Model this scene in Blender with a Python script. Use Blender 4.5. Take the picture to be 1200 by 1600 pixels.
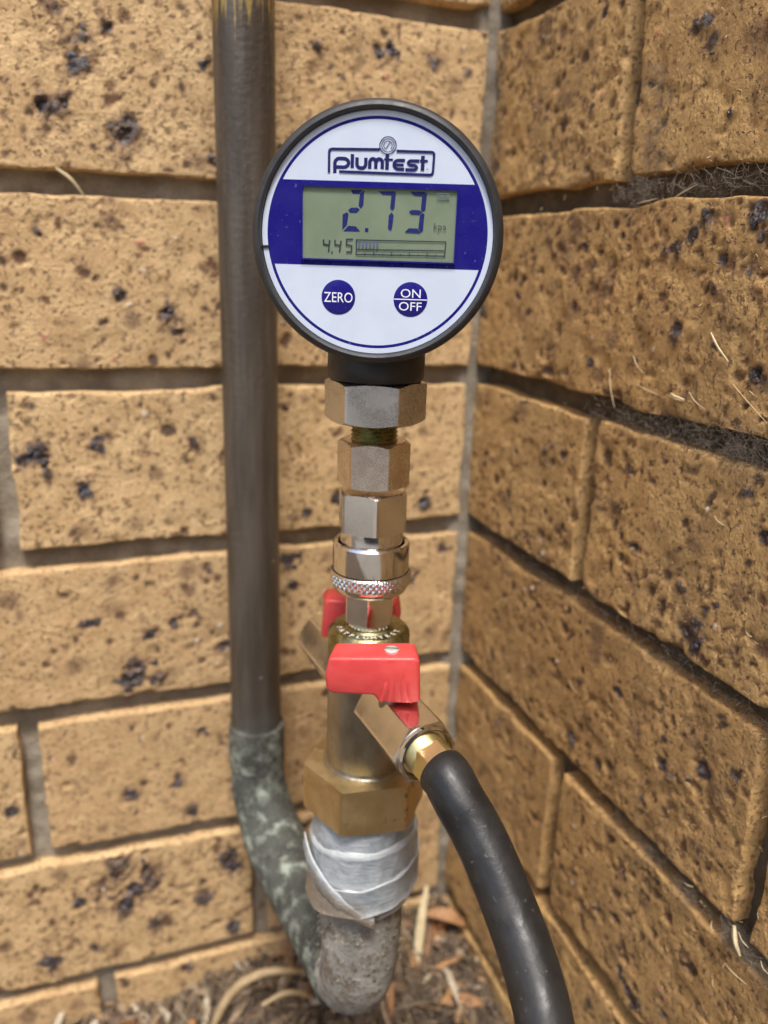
import bpy, bmesh, math, random
import numpy as np
from mathutils import Vector, Matrix, noise as mnoise

for o in list(bpy.data.objects):
    bpy.data.objects.remove(o)
SC = bpy.context.scene
COL = SC.collection
R = math.radians
GZ = 540.0                      # millimetres: local z of the ground is -540
MM = 0.001

# ------------------------------------------------------------------ camera
cam_d = bpy.data.cameras.new('camera')
cam = bpy.data.objects.new('camera', cam_d)
COL.objects.link(cam)
cam.location = (-0.20488, -0.40647, (GZ - 111.63) * MM)
cam.rotation_euler = (R(73.258), R(-1.762), R(-19.984))
cam_d.sensor_fit = 'HORIZONTAL'
cam_d.sensor_width = 36.0
cam_d.lens = 36.0 * 1278.8 / 1200.0
cam_d.clip_start = 0.01
cam_d.clip_end = 200.0
cam_d.dof.use_dof = True
cam_d.dof.focus_distance = 0.252
cam_d.dof.aperture_fstop = 11.0
SC.camera = cam

# ------------------------------------------------------------------ sky, sun, exposure
SUN_AZ = 196.0      # compass-like: direction the light comes from, degrees from +Y clockwise
SUN_EL = 64.0
world = bpy.data.worlds.new('World')
SC.world = world
world.use_nodes = True
wn = world.node_tree.nodes
sky = wn.new('ShaderNodeTexSky')
sky.sky_type = 'NISHITA'
sky.sun_disc = False
sky.sun_elevation = R(SUN_EL)
sky.sun_rotation = R(SUN_AZ)
sky.air_density = 1.0
sky.dust_density = 2.6
sky.ozone_density = 0.6
wn['Background'].inputs['Strength'].default_value = 0.1
world.node_tree.links.new(sky.outputs[0], wn['Background'].inputs['Color'])
sun_d = bpy.data.lights.new('sun', 'SUN')
sun_d.energy = 1.5
sun_d.angle = R(15)
sun_d.color = (1.0, 0.96, 0.91)
sun = bpy.data.objects.new('sun', sun_d)
COL.objects.link(sun)
az = R(SUN_AZ)
sdir = Vector((math.sin(az) * math.cos(R(SUN_EL)), math.cos(az) * math.cos(R(SUN_EL)), math.sin(R(SUN_EL))))
sun.rotation_euler = sdir.to_track_quat('Z', 'Y').to_euler()
sun.location = sdir * 5
SC.view_settings.view_transform = 'Standard'
SC.view_settings.look = 'None'
SC.view_settings.gamma = 1.0
SC.view_settings.exposure = 1.42
SC.view_settings.use_curve_mapping = False
SC.cycles.max_bounces = 6
SC.cycles.diffuse_bounces = 3
SC.cycles.glossy_bounces = 4
SC.cycles.transmission_bounces = 2

random.seed(7)
RNG = np.random.default_rng(7)

# ------------------------------------------------------------------ mesh helpers (all in millimetres)
def link(o):
    COL.objects.link(o)
    return o

def tag(o, label=None, cat=None, group=None, kind=None):
    if label: o['label'] = label
    if cat: o['category'] = cat
    if group: o['group'] = group
    if kind: o['kind'] = kind
    return o

def empty(name, loc, rz=0.0):
    e = bpy.data.objects.new(name, None)
    e.empty_display_size = 0.01
    e.location = (loc[0] * MM, loc[1] * MM, (loc[2] + GZ) * MM)
    e.rotation_euler = (0, 0, rz)
    return link(e)

def mesh_data(name, V, F, mat, sharp=25.0, smooth=True, attrs=None):
    me = bpy.data.meshes.new(name)
    V = np.asarray(V, dtype=float) * MM
    me.from_pydata([tuple(v) for v in V], [], [tuple(int(i) for i in f) for f in F])
    if mat is not None:
        me.materials.append(mat)
    if attrs:
        for k, a in attrs.items():
            at = me.attributes.new(k, 'FLOAT', 'POINT')
            at.data.foreach_set('value', np.asarray(a, dtype=np.float32))
    if smooth:
        me.polygons.foreach_set('use_smooth', [True] * len(me.polygons))
        if sharp is not None:
            me.set_sharp_from_angle(angle=R(sharp))
    me.update()
    return me

def mk(name, V, F, mat, parent=None, origin=None, sharp=25.0, smooth=True, attrs=None, obj_loc=None):
    """origin: mm offset subtracted from the vertices (the parent's place); without a parent the object sits at origin."""
    V = np.asarray(V, dtype=float)
    if origin is not None:
        V = V - np.asarray(origin, dtype=float)
    me = mesh_data(name, V, F, mat, sharp, smooth, attrs)
    o = bpy.data.objects.new(name, me)
    if parent is not None:
        o.parent = parent
        if obj_loc is not None:
            o.location = Vector(obj_loc) * MM
    else:
        og = origin if origin is not None else (0, 0, 0)
        o.location = (og[0] * MM, og[1] * MM, (og[2] + GZ) * MM)
    return link(o)

def grid_faces(n, m, wrap_u=False, wrap_v=False, off=0):
    """vertices indexed i*m+j, i in n, j in m"""
    F = []
    for i in range(n if wrap_u else n - 1):
        i2 = (i + 1) % n
        for j in range(m if wrap_v else m - 1):
            j2 = (j + 1) % m
            F.append((off + i * m + j, off + i2 * m + j, off + i2 * m + j2, off + i * m + j2))
    return F

def lathe(profile, segs=64, axis='z', center=(0, 0, 0), rfun=None, cap0=True, cap1=True):
    """profile list of (r, h). axis z: h along z; axis 'y': h along y"""
    V = []
    for i in range(segs):
        t = 2 * math.pi * i / segs
        for (r, h) in profile:
            rr = r if rfun is None else rfun(r, h, t)
            a, b = rr * math.cos(t), rr * math.sin(t)
            if axis == 'z':
                V.append((center[0] + a, center[1] + b, center[2] + h))
            else:
                V.append((center[0] + a, center[1] + h, center[2] + b))
    m = len(profile)
    F = grid_faces(segs, m, wrap_u=True)
    if cap0: F.append([i * m for i in range(segs)][::-1])
    if cap1: F.append([i * m + m - 1 for i in range(segs)])
    if axis == 'y':
        F = [tuple(reversed(f)) for f in F]
    return V, F

def hexr(AF, t, rot, clip=0.988):
    a = (t - rot + math.pi / 6) % (math.pi / 3) - math.pi / 6   # zero at a corner
    a = math.pi / 6 - abs(a)                                    # zero at flat centre
    r = AF / 2 / math.cos(a)
    return min(r, AF / 2 / math.cos(math.pi / 6) * clip)

def nut(AF, z0, z1, rot=0.0, ch_top=0.35, ch_bot=0.35, hole=None, segs=144):
    """hexagon nut about z, corners at rot; ch: slope of the conical chamfer (0 none)"""
    ri = AF / 2 * 0.965
    V = []
    prof_n = 6
    for i in range(segs):
        t = rot + 2 * math.pi * i / segs
        r = hexr(AF, t, rot)
        zt = z1 - max(0, r - ri) * ch_top
        zb = z0 + max(0, r - ri) * ch_bot
        hi = hole if hole else 0.01
        for (rr, zz) in ((hi, z0), (ri if ch_bot else r * .999, z0), (r, zb), (r, zt), (ri if ch_top else r * .999, z1), (hi, z1)):
            V.append((rr * math.cos(t), rr * math.sin(t), zz))
    F = grid_faces(segs, prof_n, wrap_u=True)
    return V, F

def tube(path, rad, segs=20, caps=True, rfun=None):
    P = np.asarray(path, float)
    n = len(P)
    T = np.gradient(P, axis=0)
    T /= np.linalg.norm(T, axis=1)[:, None] + 1e-12
    up = np.array([0, 0, 1.0]) if abs(T[0][2]) < .9 else np.array([1.0, 0, 0])
    N = up - T[0] * (up @ T[0]); N /= np.linalg.norm(N)
    V = []
    for i in range(n):
        N = N - T[i] * (N @ T[i]); N /= np.linalg.norm(N)
        B = np.cross(T[i], N)
        r = rad[i] if hasattr(rad, '__len__') else rad
        for j in range(segs):
            a = 2 * math.pi * j / segs
            rr = r if rfun is None else rfun(r, i, a)
            V.append(P[i] + rr * (N * math.cos(a) + B * math.sin(a)))
    F = grid_faces(n, segs, wrap_v=True)
    if caps:
        F.append(list(range(segs)))
        F.append([(n - 1) * segs + j for j in range(segs)][::-1])
    return V, [tuple(reversed(f)) for f in F]

def catmull(pts, per=10):
    P = [np.array(p, float) for p in pts]
    P = [2 * P[0] - P[1]] + P + [2 * P[-1] - P[-2]]
    out = []
    for i in range(1, len(P) - 2):
        for k in range(per):
            t = k / per
            a, b, c, d = P[i - 1], P[i], P[i + 1], P[i + 2]
            out.append(0.5 * ((2 * b) + (-a + c) * t + (2 * a - 5 * b + 4 * c - d) * t * t + (-a + 3 * b - 3 * c + d) * t ** 3))
    out.append(P[-2])
    return np.array(out)

def box(x0, x1, y0, y1, z0, z1):
    V = [(x, y, z) for x in (x0, x1) for y in (y0, y1) for z in (z0, z1)]
    F = [(0, 1, 3, 2), (4, 6, 7, 5), (0, 4, 5, 1), (2, 3, 7, 6), (0, 2, 6, 4), (1, 5, 7, 3)]
    return V, F

def join(*VF):
    V, F = [], []
    for v, f in VF:
        o = len(V)
        V += [tuple(x) for x in v]
        F += [tuple(i + o for i in ff) for ff in f]
    return V, F

# numpy value noise, 2-D lattice
def vnoise(x, y, seed):
    xi, yi = np.floor(x).astype(np.int64), np.floor(y).astype(np.int64)
    fx, fy = x - xi, y - yi
    fx, fy = fx * fx * (3 - 2 * fx), fy * fy * (3 - 2 * fy)
    def h(a, b):
        n = (a * 374761393 + b * 668265263 + seed * 1442695041) & 0xFFFFFFFF
        n = ((n ^ (n >> 13)) * 1274126177) & 0xFFFFFFFF
        return ((n ^ (n >> 16)) & 0xFFFF) / 65535.0
    return (h(xi, yi) * (1 - fx) + h(xi + 1, yi) * fx) * (1 - fy) + (h(xi, yi + 1) * (1 - fx) + h(xi + 1, yi + 1) * fx) * fy - 0.5

def fbm(x, y, seed, octv=3):
    s, a = 0, 1.0
    for k in range(octv):
        s = s + a * vnoise(x * 2 ** k, y * 2 ** k, seed + k * 17)
        a *= .5
    return s

# ------------------------------------------------------------------ materials
class NT:
    def __init__(self, name):
        self.m = bpy.data.materials.new(name)
        self.m.use_nodes = True
        self.t = self.m.node_tree
        self.b = self.t.nodes['Principled BSDF']
    def n(self, kind, **kw):
        nd = self.t.nodes.new(kind)
        for k, v in kw.items():
            setattr(nd, k, v)
        return nd
    def l(self, a, b):
        self.t.links.new(a, b)
    def val(self, sock, v):
        if hasattr(v, 'is_linked') or isinstance(v, bpy.types.NodeSocket):
            self.l(v, sock)
        else:
            sock.default_value = v
    def math(self, op, a, b=None, c=None, clamp=False):
        nd = self.n('ShaderNodeMath', operation=op)
        nd.use_clamp = clamp
        self.val(nd.inputs[0], a)
        if b is not None: self.val(nd.inputs[1], b)
        if c is not None: self.val(nd.inputs[2], c)
        return nd.outputs[0]
    def coords(self, scale=1000.0, rand=True, kind='Object', stretch=None):
        tc = self.n('ShaderNodeTexCoord')
        vm = self.n('ShaderNodeVectorMath', operation='SCALE')
        self.l(tc.outputs[kind], vm.inputs[0])
        vm.inputs['Scale'].default_value = scale
        out = vm.outputs[0]
        if stretch:
            v3 = self.n('ShaderNodeVectorMath', operation='MULTIPLY')
            self.l(out, v3.inputs[0]); v3.inputs[1].default_value = stretch
            out = v3.outputs[0]
        if rand:
            oi = self.n('ShaderNodeObjectInfo')
            r = self.math('MULTIPLY', oi.outputs['Random'], 937.0)
            v2 = self.n('ShaderNodeVectorMath', operation='ADD')
            self.l(out, v2.inputs[0]); self.l(r, v2.inputs[1])
            out = v2.outputs[0]
        return out
    def noise(self, vec, scale, detail=4, rough=.55, dist=0.0):
        nd = self.n('ShaderNodeTexNoise')
        self.l(vec, nd.inputs['Vector'])
        nd.inputs['Scale'].default_value = scale
        nd.inputs['Detail'].default_value = detail
        nd.inputs['Roughness'].default_value = rough
        nd.inputs['Distortion'].default_value = dist
        return nd.outputs['Fac']
    def smap(self, v, a, b, c=0.0, d=1.0, smooth=True):
        nd = self.n('ShaderNodeMapRange')
        nd.interpolation_type = 'SMOOTHSTEP' if smooth else 'LINEAR'
        self.val(nd.inputs[0], v)
        self.val(nd.inputs[1], a); self.val(nd.inputs[2], b)
        nd.inputs[3].default_value = c; nd.inputs[4].default_value = d
        return nd.outputs[0]
    def mix(self, f, a, b, blend='MIX'):
        nd = self.n('ShaderNodeMix', data_type='RGBA', blend_type=blend)
        self.val(nd.inputs[0], f)
        for s, v in ((nd.inputs[6], a), (nd.inputs[7], b)):
            if isinstance(v, (tuple, list)):
                s.default_value = (v[0], v[1], v[2], 1)
            else:
                self.l(v, s)
        return nd.outputs[2]
    def voro(self, vec, scale, feature='F1', rnd=1.0):
        nd = self.n('ShaderNodeTexVoronoi', feature=feature)
        self.l(vec, nd.inputs['Vector'])
        nd.inputs['Scale'].default_value = scale
        nd.inputs['Randomness'].default_value = rnd
        return nd
    def warp(self, vec, scale, amt):
        nz = self.n('ShaderNodeTexNoise')
        self.l(vec, nz.inputs['Vector']); nz.inputs['Scale'].default_value = scale; nz.inputs['Detail'].default_value = 2
        s = self.n('ShaderNodeVectorMath', operation='SUBTRACT'); self.l(nz.outputs['Color'], s.inputs[0]); s.inputs[1].default_value = (.5, .5, .5)
        k = self.n('ShaderNodeVectorMath', operation='SCALE'); self.l(s.outputs[0], k.inputs[0]); k.inputs['Scale'].default_value = amt
        a = self.n('ShaderNodeVectorMath', operation='ADD'); self.l(vec, a.inputs[0]); self.l(k.outputs[0], a.inputs[1])
        return a.outputs[0]
    def bump(self, h, dist_mm=0.3, strength=1.0, prev=None):
        nd = self.n('ShaderNodeBump')
        nd.inputs['Strength'].default_value = strength
        nd.inputs['Distance'].default_value = dist_mm * MM
        self.l(h, nd.inputs['Height'])
        if prev is not None: self.l(prev, nd.inputs['Normal'])
        return nd.outputs[0]
    def set(self, **kw):
        for k, v in kw.items():
            s = self.b.inputs[k.replace('_', ' ')]
            if isinstance(v, bpy.types.NodeSocket): self.l(v, s)
            elif isinstance(v, (tuple, list)): s.default_value = (*v, 1) if (len(v) == 3 and s.type == 'RGBA') else v
            else: s.default_value = v
        return self.m

def attr(nt, name):
    a = nt.n('ShaderNodeAttribute', attribute_name=name)
    return a.outputs['Fac']

def brick_material(name, tone, dark, stretch, dirt):
    """fired tan brick; the attributes come from the modelled face: pit (small burnt hollows), iron (slag), scorch (brown halo), pale (grit)"""
    t = NT(name)
    P = t.coords(rand=True, stretch=stretch)
    mid = t.noise(P, .07, 4, .6)
    fine = t.noise(P, .75, 4, .7)
    speck = t.noise(P, .42, 2, .5)
    c = t.mix(t.smap(mid, .36, .64), dark, tone)
    c = t.mix(t.smap(fine, .35, .68, .0, .6), c, tuple(min(1, v * k) for v, k in zip(tone, (1.22, 1.26, 1.34))))
    c = t.mix(t.smap(speck, .565, .66, 0, .72), c, (.17, .098, .05))
    oi = t.n('ShaderNodeObjectInfo')
    c = t.mix(t.smap(oi.outputs['Random'], 0, 1, 0, .38, False), c, (tone[0] * .74, tone[1] * .66, tone[2] * .62))
    sc = attr(t, 'scorch')
    c = t.mix(t.math('MULTIPLY', t.smap(t.math('ADD', sc, t.math('MULTIPLY', t.math('SUBTRACT', mid, .5), .8)), .2, .85), .72), c, (.155, .085, .05))
    pit = attr(t, 'pit')
    c = t.mix(t.math('MULTIPLY', t.smap(pit, .05, .75, 0, 1, False), .92), c, t.mix(t.smap(mid, .42, .58), (.075, .042, .028), (.15, .07, .035)))
    pale = attr(t, 'pale')
    c = t.mix(t.smap(pale, .3, .6), c, t.mix(t.smap(mid, .45, .55), (.66, .55, .42), (.52, .22, .13)))
    iron = attr(t, 'iron')
    im = t.smap(t.math('ADD', iron, t.math('MULTIPLY', t.math('SUBTRACT', fine, .5), 1.5)), .36, .60)
    ic = t.mix(t.smap(fine, .36, .6), (.022, .02, .02), t.mix(t.smap(speck, .44, .60), (.125, .075, .052), (.12, .123, .138)))
    c = t.mix(im, c, ic)
    if dirt:
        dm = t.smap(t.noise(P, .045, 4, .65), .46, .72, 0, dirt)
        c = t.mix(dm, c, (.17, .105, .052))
    vg = t.voro(P, .55)
    crumb = t.smap(vg.outputs['Distance'], .15, .6, 1, 0)
    h = t.math('ADD', t.math('MULTIPLY', fine, .9), t.math('MULTIPLY', t.math('MULTIPLY', crumb, t.smap(mid, .35, .6)), .35))
    h = t.math('SUBTRACT', h, t.math('MULTIPLY', t.smap(speck, .60, .66), .6))
    ro = t.math('SUBTRACT', .8, t.math('MULTIPLY', im, .58))
    return t.set(Base_Color=c, Roughness=ro, Specular_IOR_Level=.4, Normal=t.bump(h, .62, 1.0))

M = {}
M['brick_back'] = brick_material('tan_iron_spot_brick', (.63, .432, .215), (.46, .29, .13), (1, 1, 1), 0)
M['brick_right'] = brick_material('tan_brick_dusty_shaded', (.54, .335, .13), (.40, .235, .088), (1.1, 1, .85), .45)  # darker, browner tones carry this wall's shade, besides its dirt

def iron_mat():
    t = NT('iron_slag')
    P = t.coords(rand=True)
    a = t.noise(P, .5, 4)
    c = t.mix(t.smap(a, .35, .65), (.025, .025, .028), (.11, .112, .128))
    c = t.mix(t.smap(t.noise(P, .22, 3), .5, .68), c, (.13, .075, .05))
    h = t.noise(P, .9, 4, .6)
    return t.set(Base_Color=c, Roughness=t.smap(a, .3, .7, .18, .55), Specular_IOR_Level=.7, Normal=t.bump(h, .9, 1.0))
M['iron'] = iron_mat()
t = NT('pink_grog'); P = t.coords(); M['grog'] = t.set(Base_Color=t.mix(t.noise(P, .6), (.42, .16, .09), (.55, .30, .20)), Roughness=.6, Normal=t.bump(t.noise(P, 1.2), .4))

def mortar_mat(name, c0, c1):
    t = NT(name)
    P = t.coords(rand=False)
    c = t.mix(t.smap(t.noise(P, .05, 5, .6), .35, .65), c0, c1)
    c = t.mix(t.smap(t.noise(P, 1.1, 3), .55, .7, 0, .6), c, tuple(v * .55 for v in c0))
    h = t.math('ADD', t.noise(P, .8, 6, .7), t.math('MULTIPLY', t.noise(P, .15, 3), 1.5))
    return t.set(Base_Color=c, Roughness=.9, Specular_IOR_Level=.2, Normal=t.bump(h, .9))
M['mortar_back'] = mortar_mat('grey_mortar', (.24, .20, .15), (.37, .325, .255))
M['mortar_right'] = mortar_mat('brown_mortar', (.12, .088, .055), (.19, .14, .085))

def metal(name, c0, c1, rough=(.2, .4), scale=.12, grain=None, metallic=1.0, bump=.05, stain=None, stretch=None, spec=.5):
    t = NT(name)
    P = t.coords(rand=True, stretch=stretch)
    a = t.noise(P, scale, 5, .6)
    f = t.noise(P, 1.6, 4, .65)
    c = t.mix(t.smap(a, .35, .65), c0, c1)
    ro = t.math('ADD', t.smap(a, .3, .7, rough[0], rough[1]), t.smap(f, .3, .7, -.05, .08))
    met = metallic
    if stain:
        s = t.smap(t.noise(P, stain[1], 6, .68), stain[2], stain[2] + .13)
        c = t.mix(s, c, stain[0])
        ro = t.mix(s, ro, (.75, .75, .75)) if False else t.math('ADD', ro, t.math('MULTIPLY', s, .3))
        met = t.math('SUBTRACT', metallic, t.math('MULTIPLY', s, stain[3]), clamp=True)
    if grain:
        g = t.n('ShaderNodeVectorMath', operation='MULTIPLY')
        t.l(P, g.inputs[0]); g.inputs[1].default_value = grain
        f = t.noise(g.outputs[0], 1.0, 4, .7)
    return t.set(Base_Color=c, Metallic=met, Roughness=ro, Normal=t.bump(f, bump), Specular_IOR_Level=spec)

M['nickel'] = metal('nickel_plate', (.76, .74, .71), (.86, .84, .80), (.09, .18), bump=.015)
M['nickel_brushed'] = metal('brushed_nickel', (.58, .565, .545), (.68, .66, .63), (.24, .34), grain=(.25, .25, 5.0), bump=.06)
M['nickel_rough'] = metal('tarnished_nickel', (.62, .53, .46), (.76, .68, .60), (.17, .28), bump=.08, scale=.2)
M['chrome'] = metal('chrome_plate', (.74, .72, .69), (.80, .78, .75), (.06, .13), bump=.015)
M['olive'] = metal('yellow_zinc', (.24, .225, .10), (.40, .37, .20), (.22, .34), bump=.05, scale=.2)
M['brass'] = metal('dull_brass', (.58, .44, .22), (.68, .53, .29), (.40, .52), bump=.10, scale=.09, stain=((.20, .14, .07), .14, .58, .3))
M['brass_dark'] = metal('tarnished_brass', (.25, .22, .165), (.42, .375, .29), (.30, .46), bump=.09, scale=.07, stain=((.14, .10, .06), .10, .55, .5), stretch=(1, 1, .5))
M['brass_bright'] = metal('bright_brass', (.62, .53, .25), (.72, .62, .33), (.32, .42), bump=.015)
M['screw'] = metal('screw_steel', (.70, .68, .65), (.82, .80, .77), (.4, .5), metallic=.6)

def plastic(name, c0, c1, rough, bump=.05, bscale=1.5, coat=0.0, spec=.5):
    t = NT(name)
    P = t.coords(rand=False)
    c = t.mix(t.smap(t.noise(P, .12, 4), .35, .65), c0, c1)
    ro = t.smap(t.noise(P, .4, 4), .3, .7, rough * .85, rough * 1.15)
    return t.set(Base_Color=c, Roughness=ro, Normal=t.bump(t.noise(P, bscale, 3), bump), Coat_Weight=coat, Coat_Roughness=.08, Specular_IOR_Level=spec)
M['black_rubber'] = plastic('black_rubber_case', (.022, .023, .025), (.034, .035, .038), .48, .10, 2.2)
M['black_plastic'] = plastic('black_plastic', (.014, .014, .016), (.02, .02, .022), .42, .05, 1.0)
t = NT('black_hose'); P = t.coords(rand=False)
c = t.mix(t.smap(t.noise(P, .10, 5), .35, .65), (.013, .0125, .012), (.022, .021, .02))
c = t.mix(t.smap(t.noise(P, .55, 3, .6), .66, .72, 0, .55), c, (.11, .10, .085))
c = t.mix(t.smap(t.noise(P, .06, 5, .7), .55, .75, 0, .35), c, (.06, .053, .045))
M['hose'] = t.set(Base_Color=c, Roughness=t.smap(t.noise(P, .12, 5, .65), .3, .7, .34, .52), Specular_IOR_Level=.42, Normal=t.bump(t.noise(P, .35, 4), .16))
t = NT('red_plastic'); P = t.coords(rand=True)
c = t.mix(t.smap(t.noise(P, .10, 4), .35, .65), (.57, .05, .048), (.62, .068, .062))
c = t.mix(t.smap(t.noise(P, .28, 6, .72), .60, .76, 0, .5), c, (.36, .09, .07))
M['red'] = t.set(Base_Color=c, Roughness=t.smap(t.noise(P, .2, 5, .6), .3, .7, .34, .52), Normal=t.bump(t.noise(P, .9, 4), .07))
M['white_face'] = plastic('white_face_film', (.57, .645, .765), (.60, .675, .79), .38, .01, 1.0, .15)
t = NT('blue_ink'); P = t.coords(rand=False)
c = t.mix(t.smap(t.noise(P, .9, 2, .5), .70, .74, 0, .35), (.0135, .011, .18), (.25, .26, .40))
M['blue_ink'] = t.set(Base_Color=c, Roughness=t.smap(t.noise(P, .15, 5, .6), .3, .7, .22, .38), Specular_IOR_Level=.3)
M['navy_ink'] = plastic('navy_ink', (.018, .016, .105), (.02, .018, .115), .4, .0, 1.0, 0, .25)
M['white_ink'] = plastic('white_ink', (.80, .81, .86), (.82, .83, .88), .4, .0)
M['lcd'] = plastic('lcd_glass', (.185, .235, .16), (.21, .26, .18), .2, .0, .3, .2)
M['lcd_ink'] = plastic('lcd_segment', (.018, .025, .13), (.022, .03, .15), .25, 0, 1, .2)
M['lcd_dark'] = plastic('lcd_line', (.03, .04, .06), (.04, .05, .07), .3, 0, 1, .5)
M['lcd_faint'] = plastic('lcd_faint_segment', (.15, .19, .20), (.16, .20, .21), .3, 0, 1, .5)
M['lcd_edge'] = plastic('lcd_well', (.10, .115, .11), (.12, .135, .13), .5)
M['stamp'] = plastic('stamped_recess', (.10, .09, .08), (.13, .12, .10), .5)
M['pale_letter'] = metal('bare_letter', (.72, .70, .58), (.80, .78, .66), (.5, .6), metallic=.2)

def tape_mat():
    t = NT('thread_tape')
    P = t.coords(rand=False)
    c = t.mix(t.smap(t.noise(P, .10, 5), .35, .65), (.25, .28, .295), (.40, .43, .445))
    c = t.mix(t.smap(t.noise(P, .5, 5, .7), .52, .72, 0, .5), c, (.50, .52, .525))
    c = t.mix(t.math('MULTIPLY', attr(t, 'edge'), .6), c, (.62, .63, .61))
    d = attr(t, 'dirt')
    dm = t.smap(t.math('ADD', d, t.math('SUBTRACT', t.noise(P, .22, 6, .7), .5)), .35, .75)
    c = t.mix(dm, c, (.25, .205, .155))
    c = t.mix(t.math('MULTIPLY', t.smap(t.noise(P, .9, 3), .6, .68), t.smap(d, .1, .6)), c, (.5, .45, .37))
    g = t.n('ShaderNodeVectorMath', operation='MULTIPLY'); t.l(P, g.inputs[0]); g.inputs[1].default_value = (.15, .15, 1.6)
    h = t.math('ADD', t.noise(g.outputs[0], 1.0, 4), t.math('MULTIPLY', t.noise(P, .3, 4), 1.2))
    return t.set(Base_Color=c, Roughness=.42, Normal=t.bump(h, .35), Subsurface_Weight=.15, Subsurface_Radius=(.001, .001, .001), Subsurface_Scale=1.0)
M['tape'] = tape_mat()

def dusty_pipe():
    t = NT('dusty_galvanised_steel')
    P = t.coords(rand=False)
    c = t.mix(t.smap(t.noise(P, .09, 5), .35, .65), (.34, .33, .29), (.50, .475, .42))
    c = t.mix(t.smap(t.noise(P, .13, 6, .72), .46, .64), c, (.25, .20, .145))
    c = t.mix(t.smap(t.noise(P, .5, 4, .7), .58, .66), c, (.11, .09, .07))
    c = t.mix(t.smap(t.noise(P, .62, 3, .6), .61, .67), c, (.55, .49, .40))
    h = t.math('ADD', t.math('MULTIPLY', t.noise(P, .5, 6, .75), 1.6), t.noise(P, .12, 3))
    return t.set(Base_Color=c, Roughness=.75, Metallic=.05, Specular_IOR_Level=.25, Normal=t.bump(h, 1.6))
M['gal'] = dusty_pipe()

def copper():
    t = NT('weathered_copper')
    P = t.coords(rand=False)
    S = t.n('ShaderNodeVectorMath', operation='MULTIPLY'); t.l(P, S.inputs[0]); S.inputs[1].default_value = (1, 1, .12)
    c = t.mix(t.smap(t.noise(S.outputs[0], .16, 4), .35, .65), (.082, .067, .052), (.125, .105, .084))
    # pale droplets
    v = t.voro(P, 1 / 9.0)
    sc = t.n('ShaderNodeSeparateColor'); t.l(v.outputs['Color'], sc.inputs[0])
    sp = t.math('MULTIPLY', t.smap(v.outputs['Distance'], .05, .10, 1, 0), t.smap(sc.outputs[0], .72, .75))
    c = t.mix(sp, c, (.36, .34, .30))
    # brushed gold at the very top, verdigris low down: heights along the pipe
    sx = t.n('ShaderNodeSeparateXYZ'); t.l(P, sx.inputs[0])
    S2 = t.n('ShaderNodeVectorMath', operation='MULTIPLY'); t.l(P, S2.inputs[0]); S2.inputs[1].default_value = (1, 1, .06)
    streak = t.noise(S2.outputs[0], .55, 4, .7)
    gz = t.math('ADD', sx.outputs[2], t.math('MULTIPLY', t.math('SUBTRACT', streak, .5), 70))
    gold = t.smap(gz, -17, -9)
    c = t.mix(t.math('MULTIPLY', gold, t.smap(streak, .42, .55)), c, (.36, .25, .085))
    low = t.smap(t.math('ADD', sx.outputs[2], t.math('MULTIPLY', t.noise(P, .06, 4), 50)), -285, -335)
    c = t.mix(t.math('MULTIPLY', low, .75), c, t.mix(t.smap(t.noise(P, .1, 4), .4, .6), (.032, .038, .034), (.068, .076, .066)))
    vn = t.math('ADD', t.noise(P, .13, 4, .6), t.math('MULTIPLY', t.noise(P, 1.1, 5, .9), 1.15))
    ver = t.math('MULTIPLY', t.smap(vn, 1.02, 1.22), t.smap(sx.outputs[2], -338, -346))
    c = t.mix(ver, c, t.mix(t.noise(P, .6, 3), (.17, .215, .185), (.46, .48, .39)))
    ro = t.math('ADD', .40, t.math('MULTIPLY', low, .3))
    h = t.math('ADD', t.math('MULTIPLY', ver, .8), t.math('ADD', t.noise(P, .4, 5), t.math('MULTIPLY', sp, .5)))
    met = t.math('SUBTRACT', .35, t.math('MULTIPLY', low, .35), clamp=True)
    return t.set(Base_Color=c, Roughness=ro, Metallic=met, Specular_IOR_Level=.4, Normal=t.bump(h, .35))
M['copper'] = copper()

def soil_mat():
    t = NT('leaf_mould')
    P = t.coords(rand=False)
    c = t.mix(t.smap(t.noise(P, .06, 6, .7), .35, .65), (.055, .04, .028), (.14, .105, .075))
    c = t.mix(t.smap(t.noise(P, .5, 4, .7), .55, .7), c, (.20, .15, .10))
    return t.set(Base_Color=c, Roughness=.95, Normal=t.bump(t.noise(P, .35, 6, .75), 3.0))
M['soil'] = soil_mat()

def litter_mat(name, ramp, rough=.75):
    t = NT(name)
    P = t.coords(rand=True)
    cr = t.n('ShaderNodeValToRGB')
    els = cr.color_ramp.elements
    while len(els) < len(ramp): els.new(.5)
    for e, (p_, c_) in zip(els, ramp):
        e.position = p_; e.color = (*c_, 1)
    t.l(attr(t, 'tone'), cr.inputs[0])
    c = t.mix(t.smap(t.noise(P, .4, 5), .3, .7, 0, .6), cr.outputs[0], tuple([.10, .07, .045]))
    return t.set(Base_Color=c, Roughness=rough, Normal=t.bump(t.noise(P, .9, 3), .2))
M['litter'] = litter_mat('dry_litter', [(0, (.06, .042, .03)), (.35, (.13, .09, .058)), (.62, (.24, .17, .10)), (.82, (.34, .25, .15)), (.93, (.40, .19, .06)), (1, (.55, .47, .34))])

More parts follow.
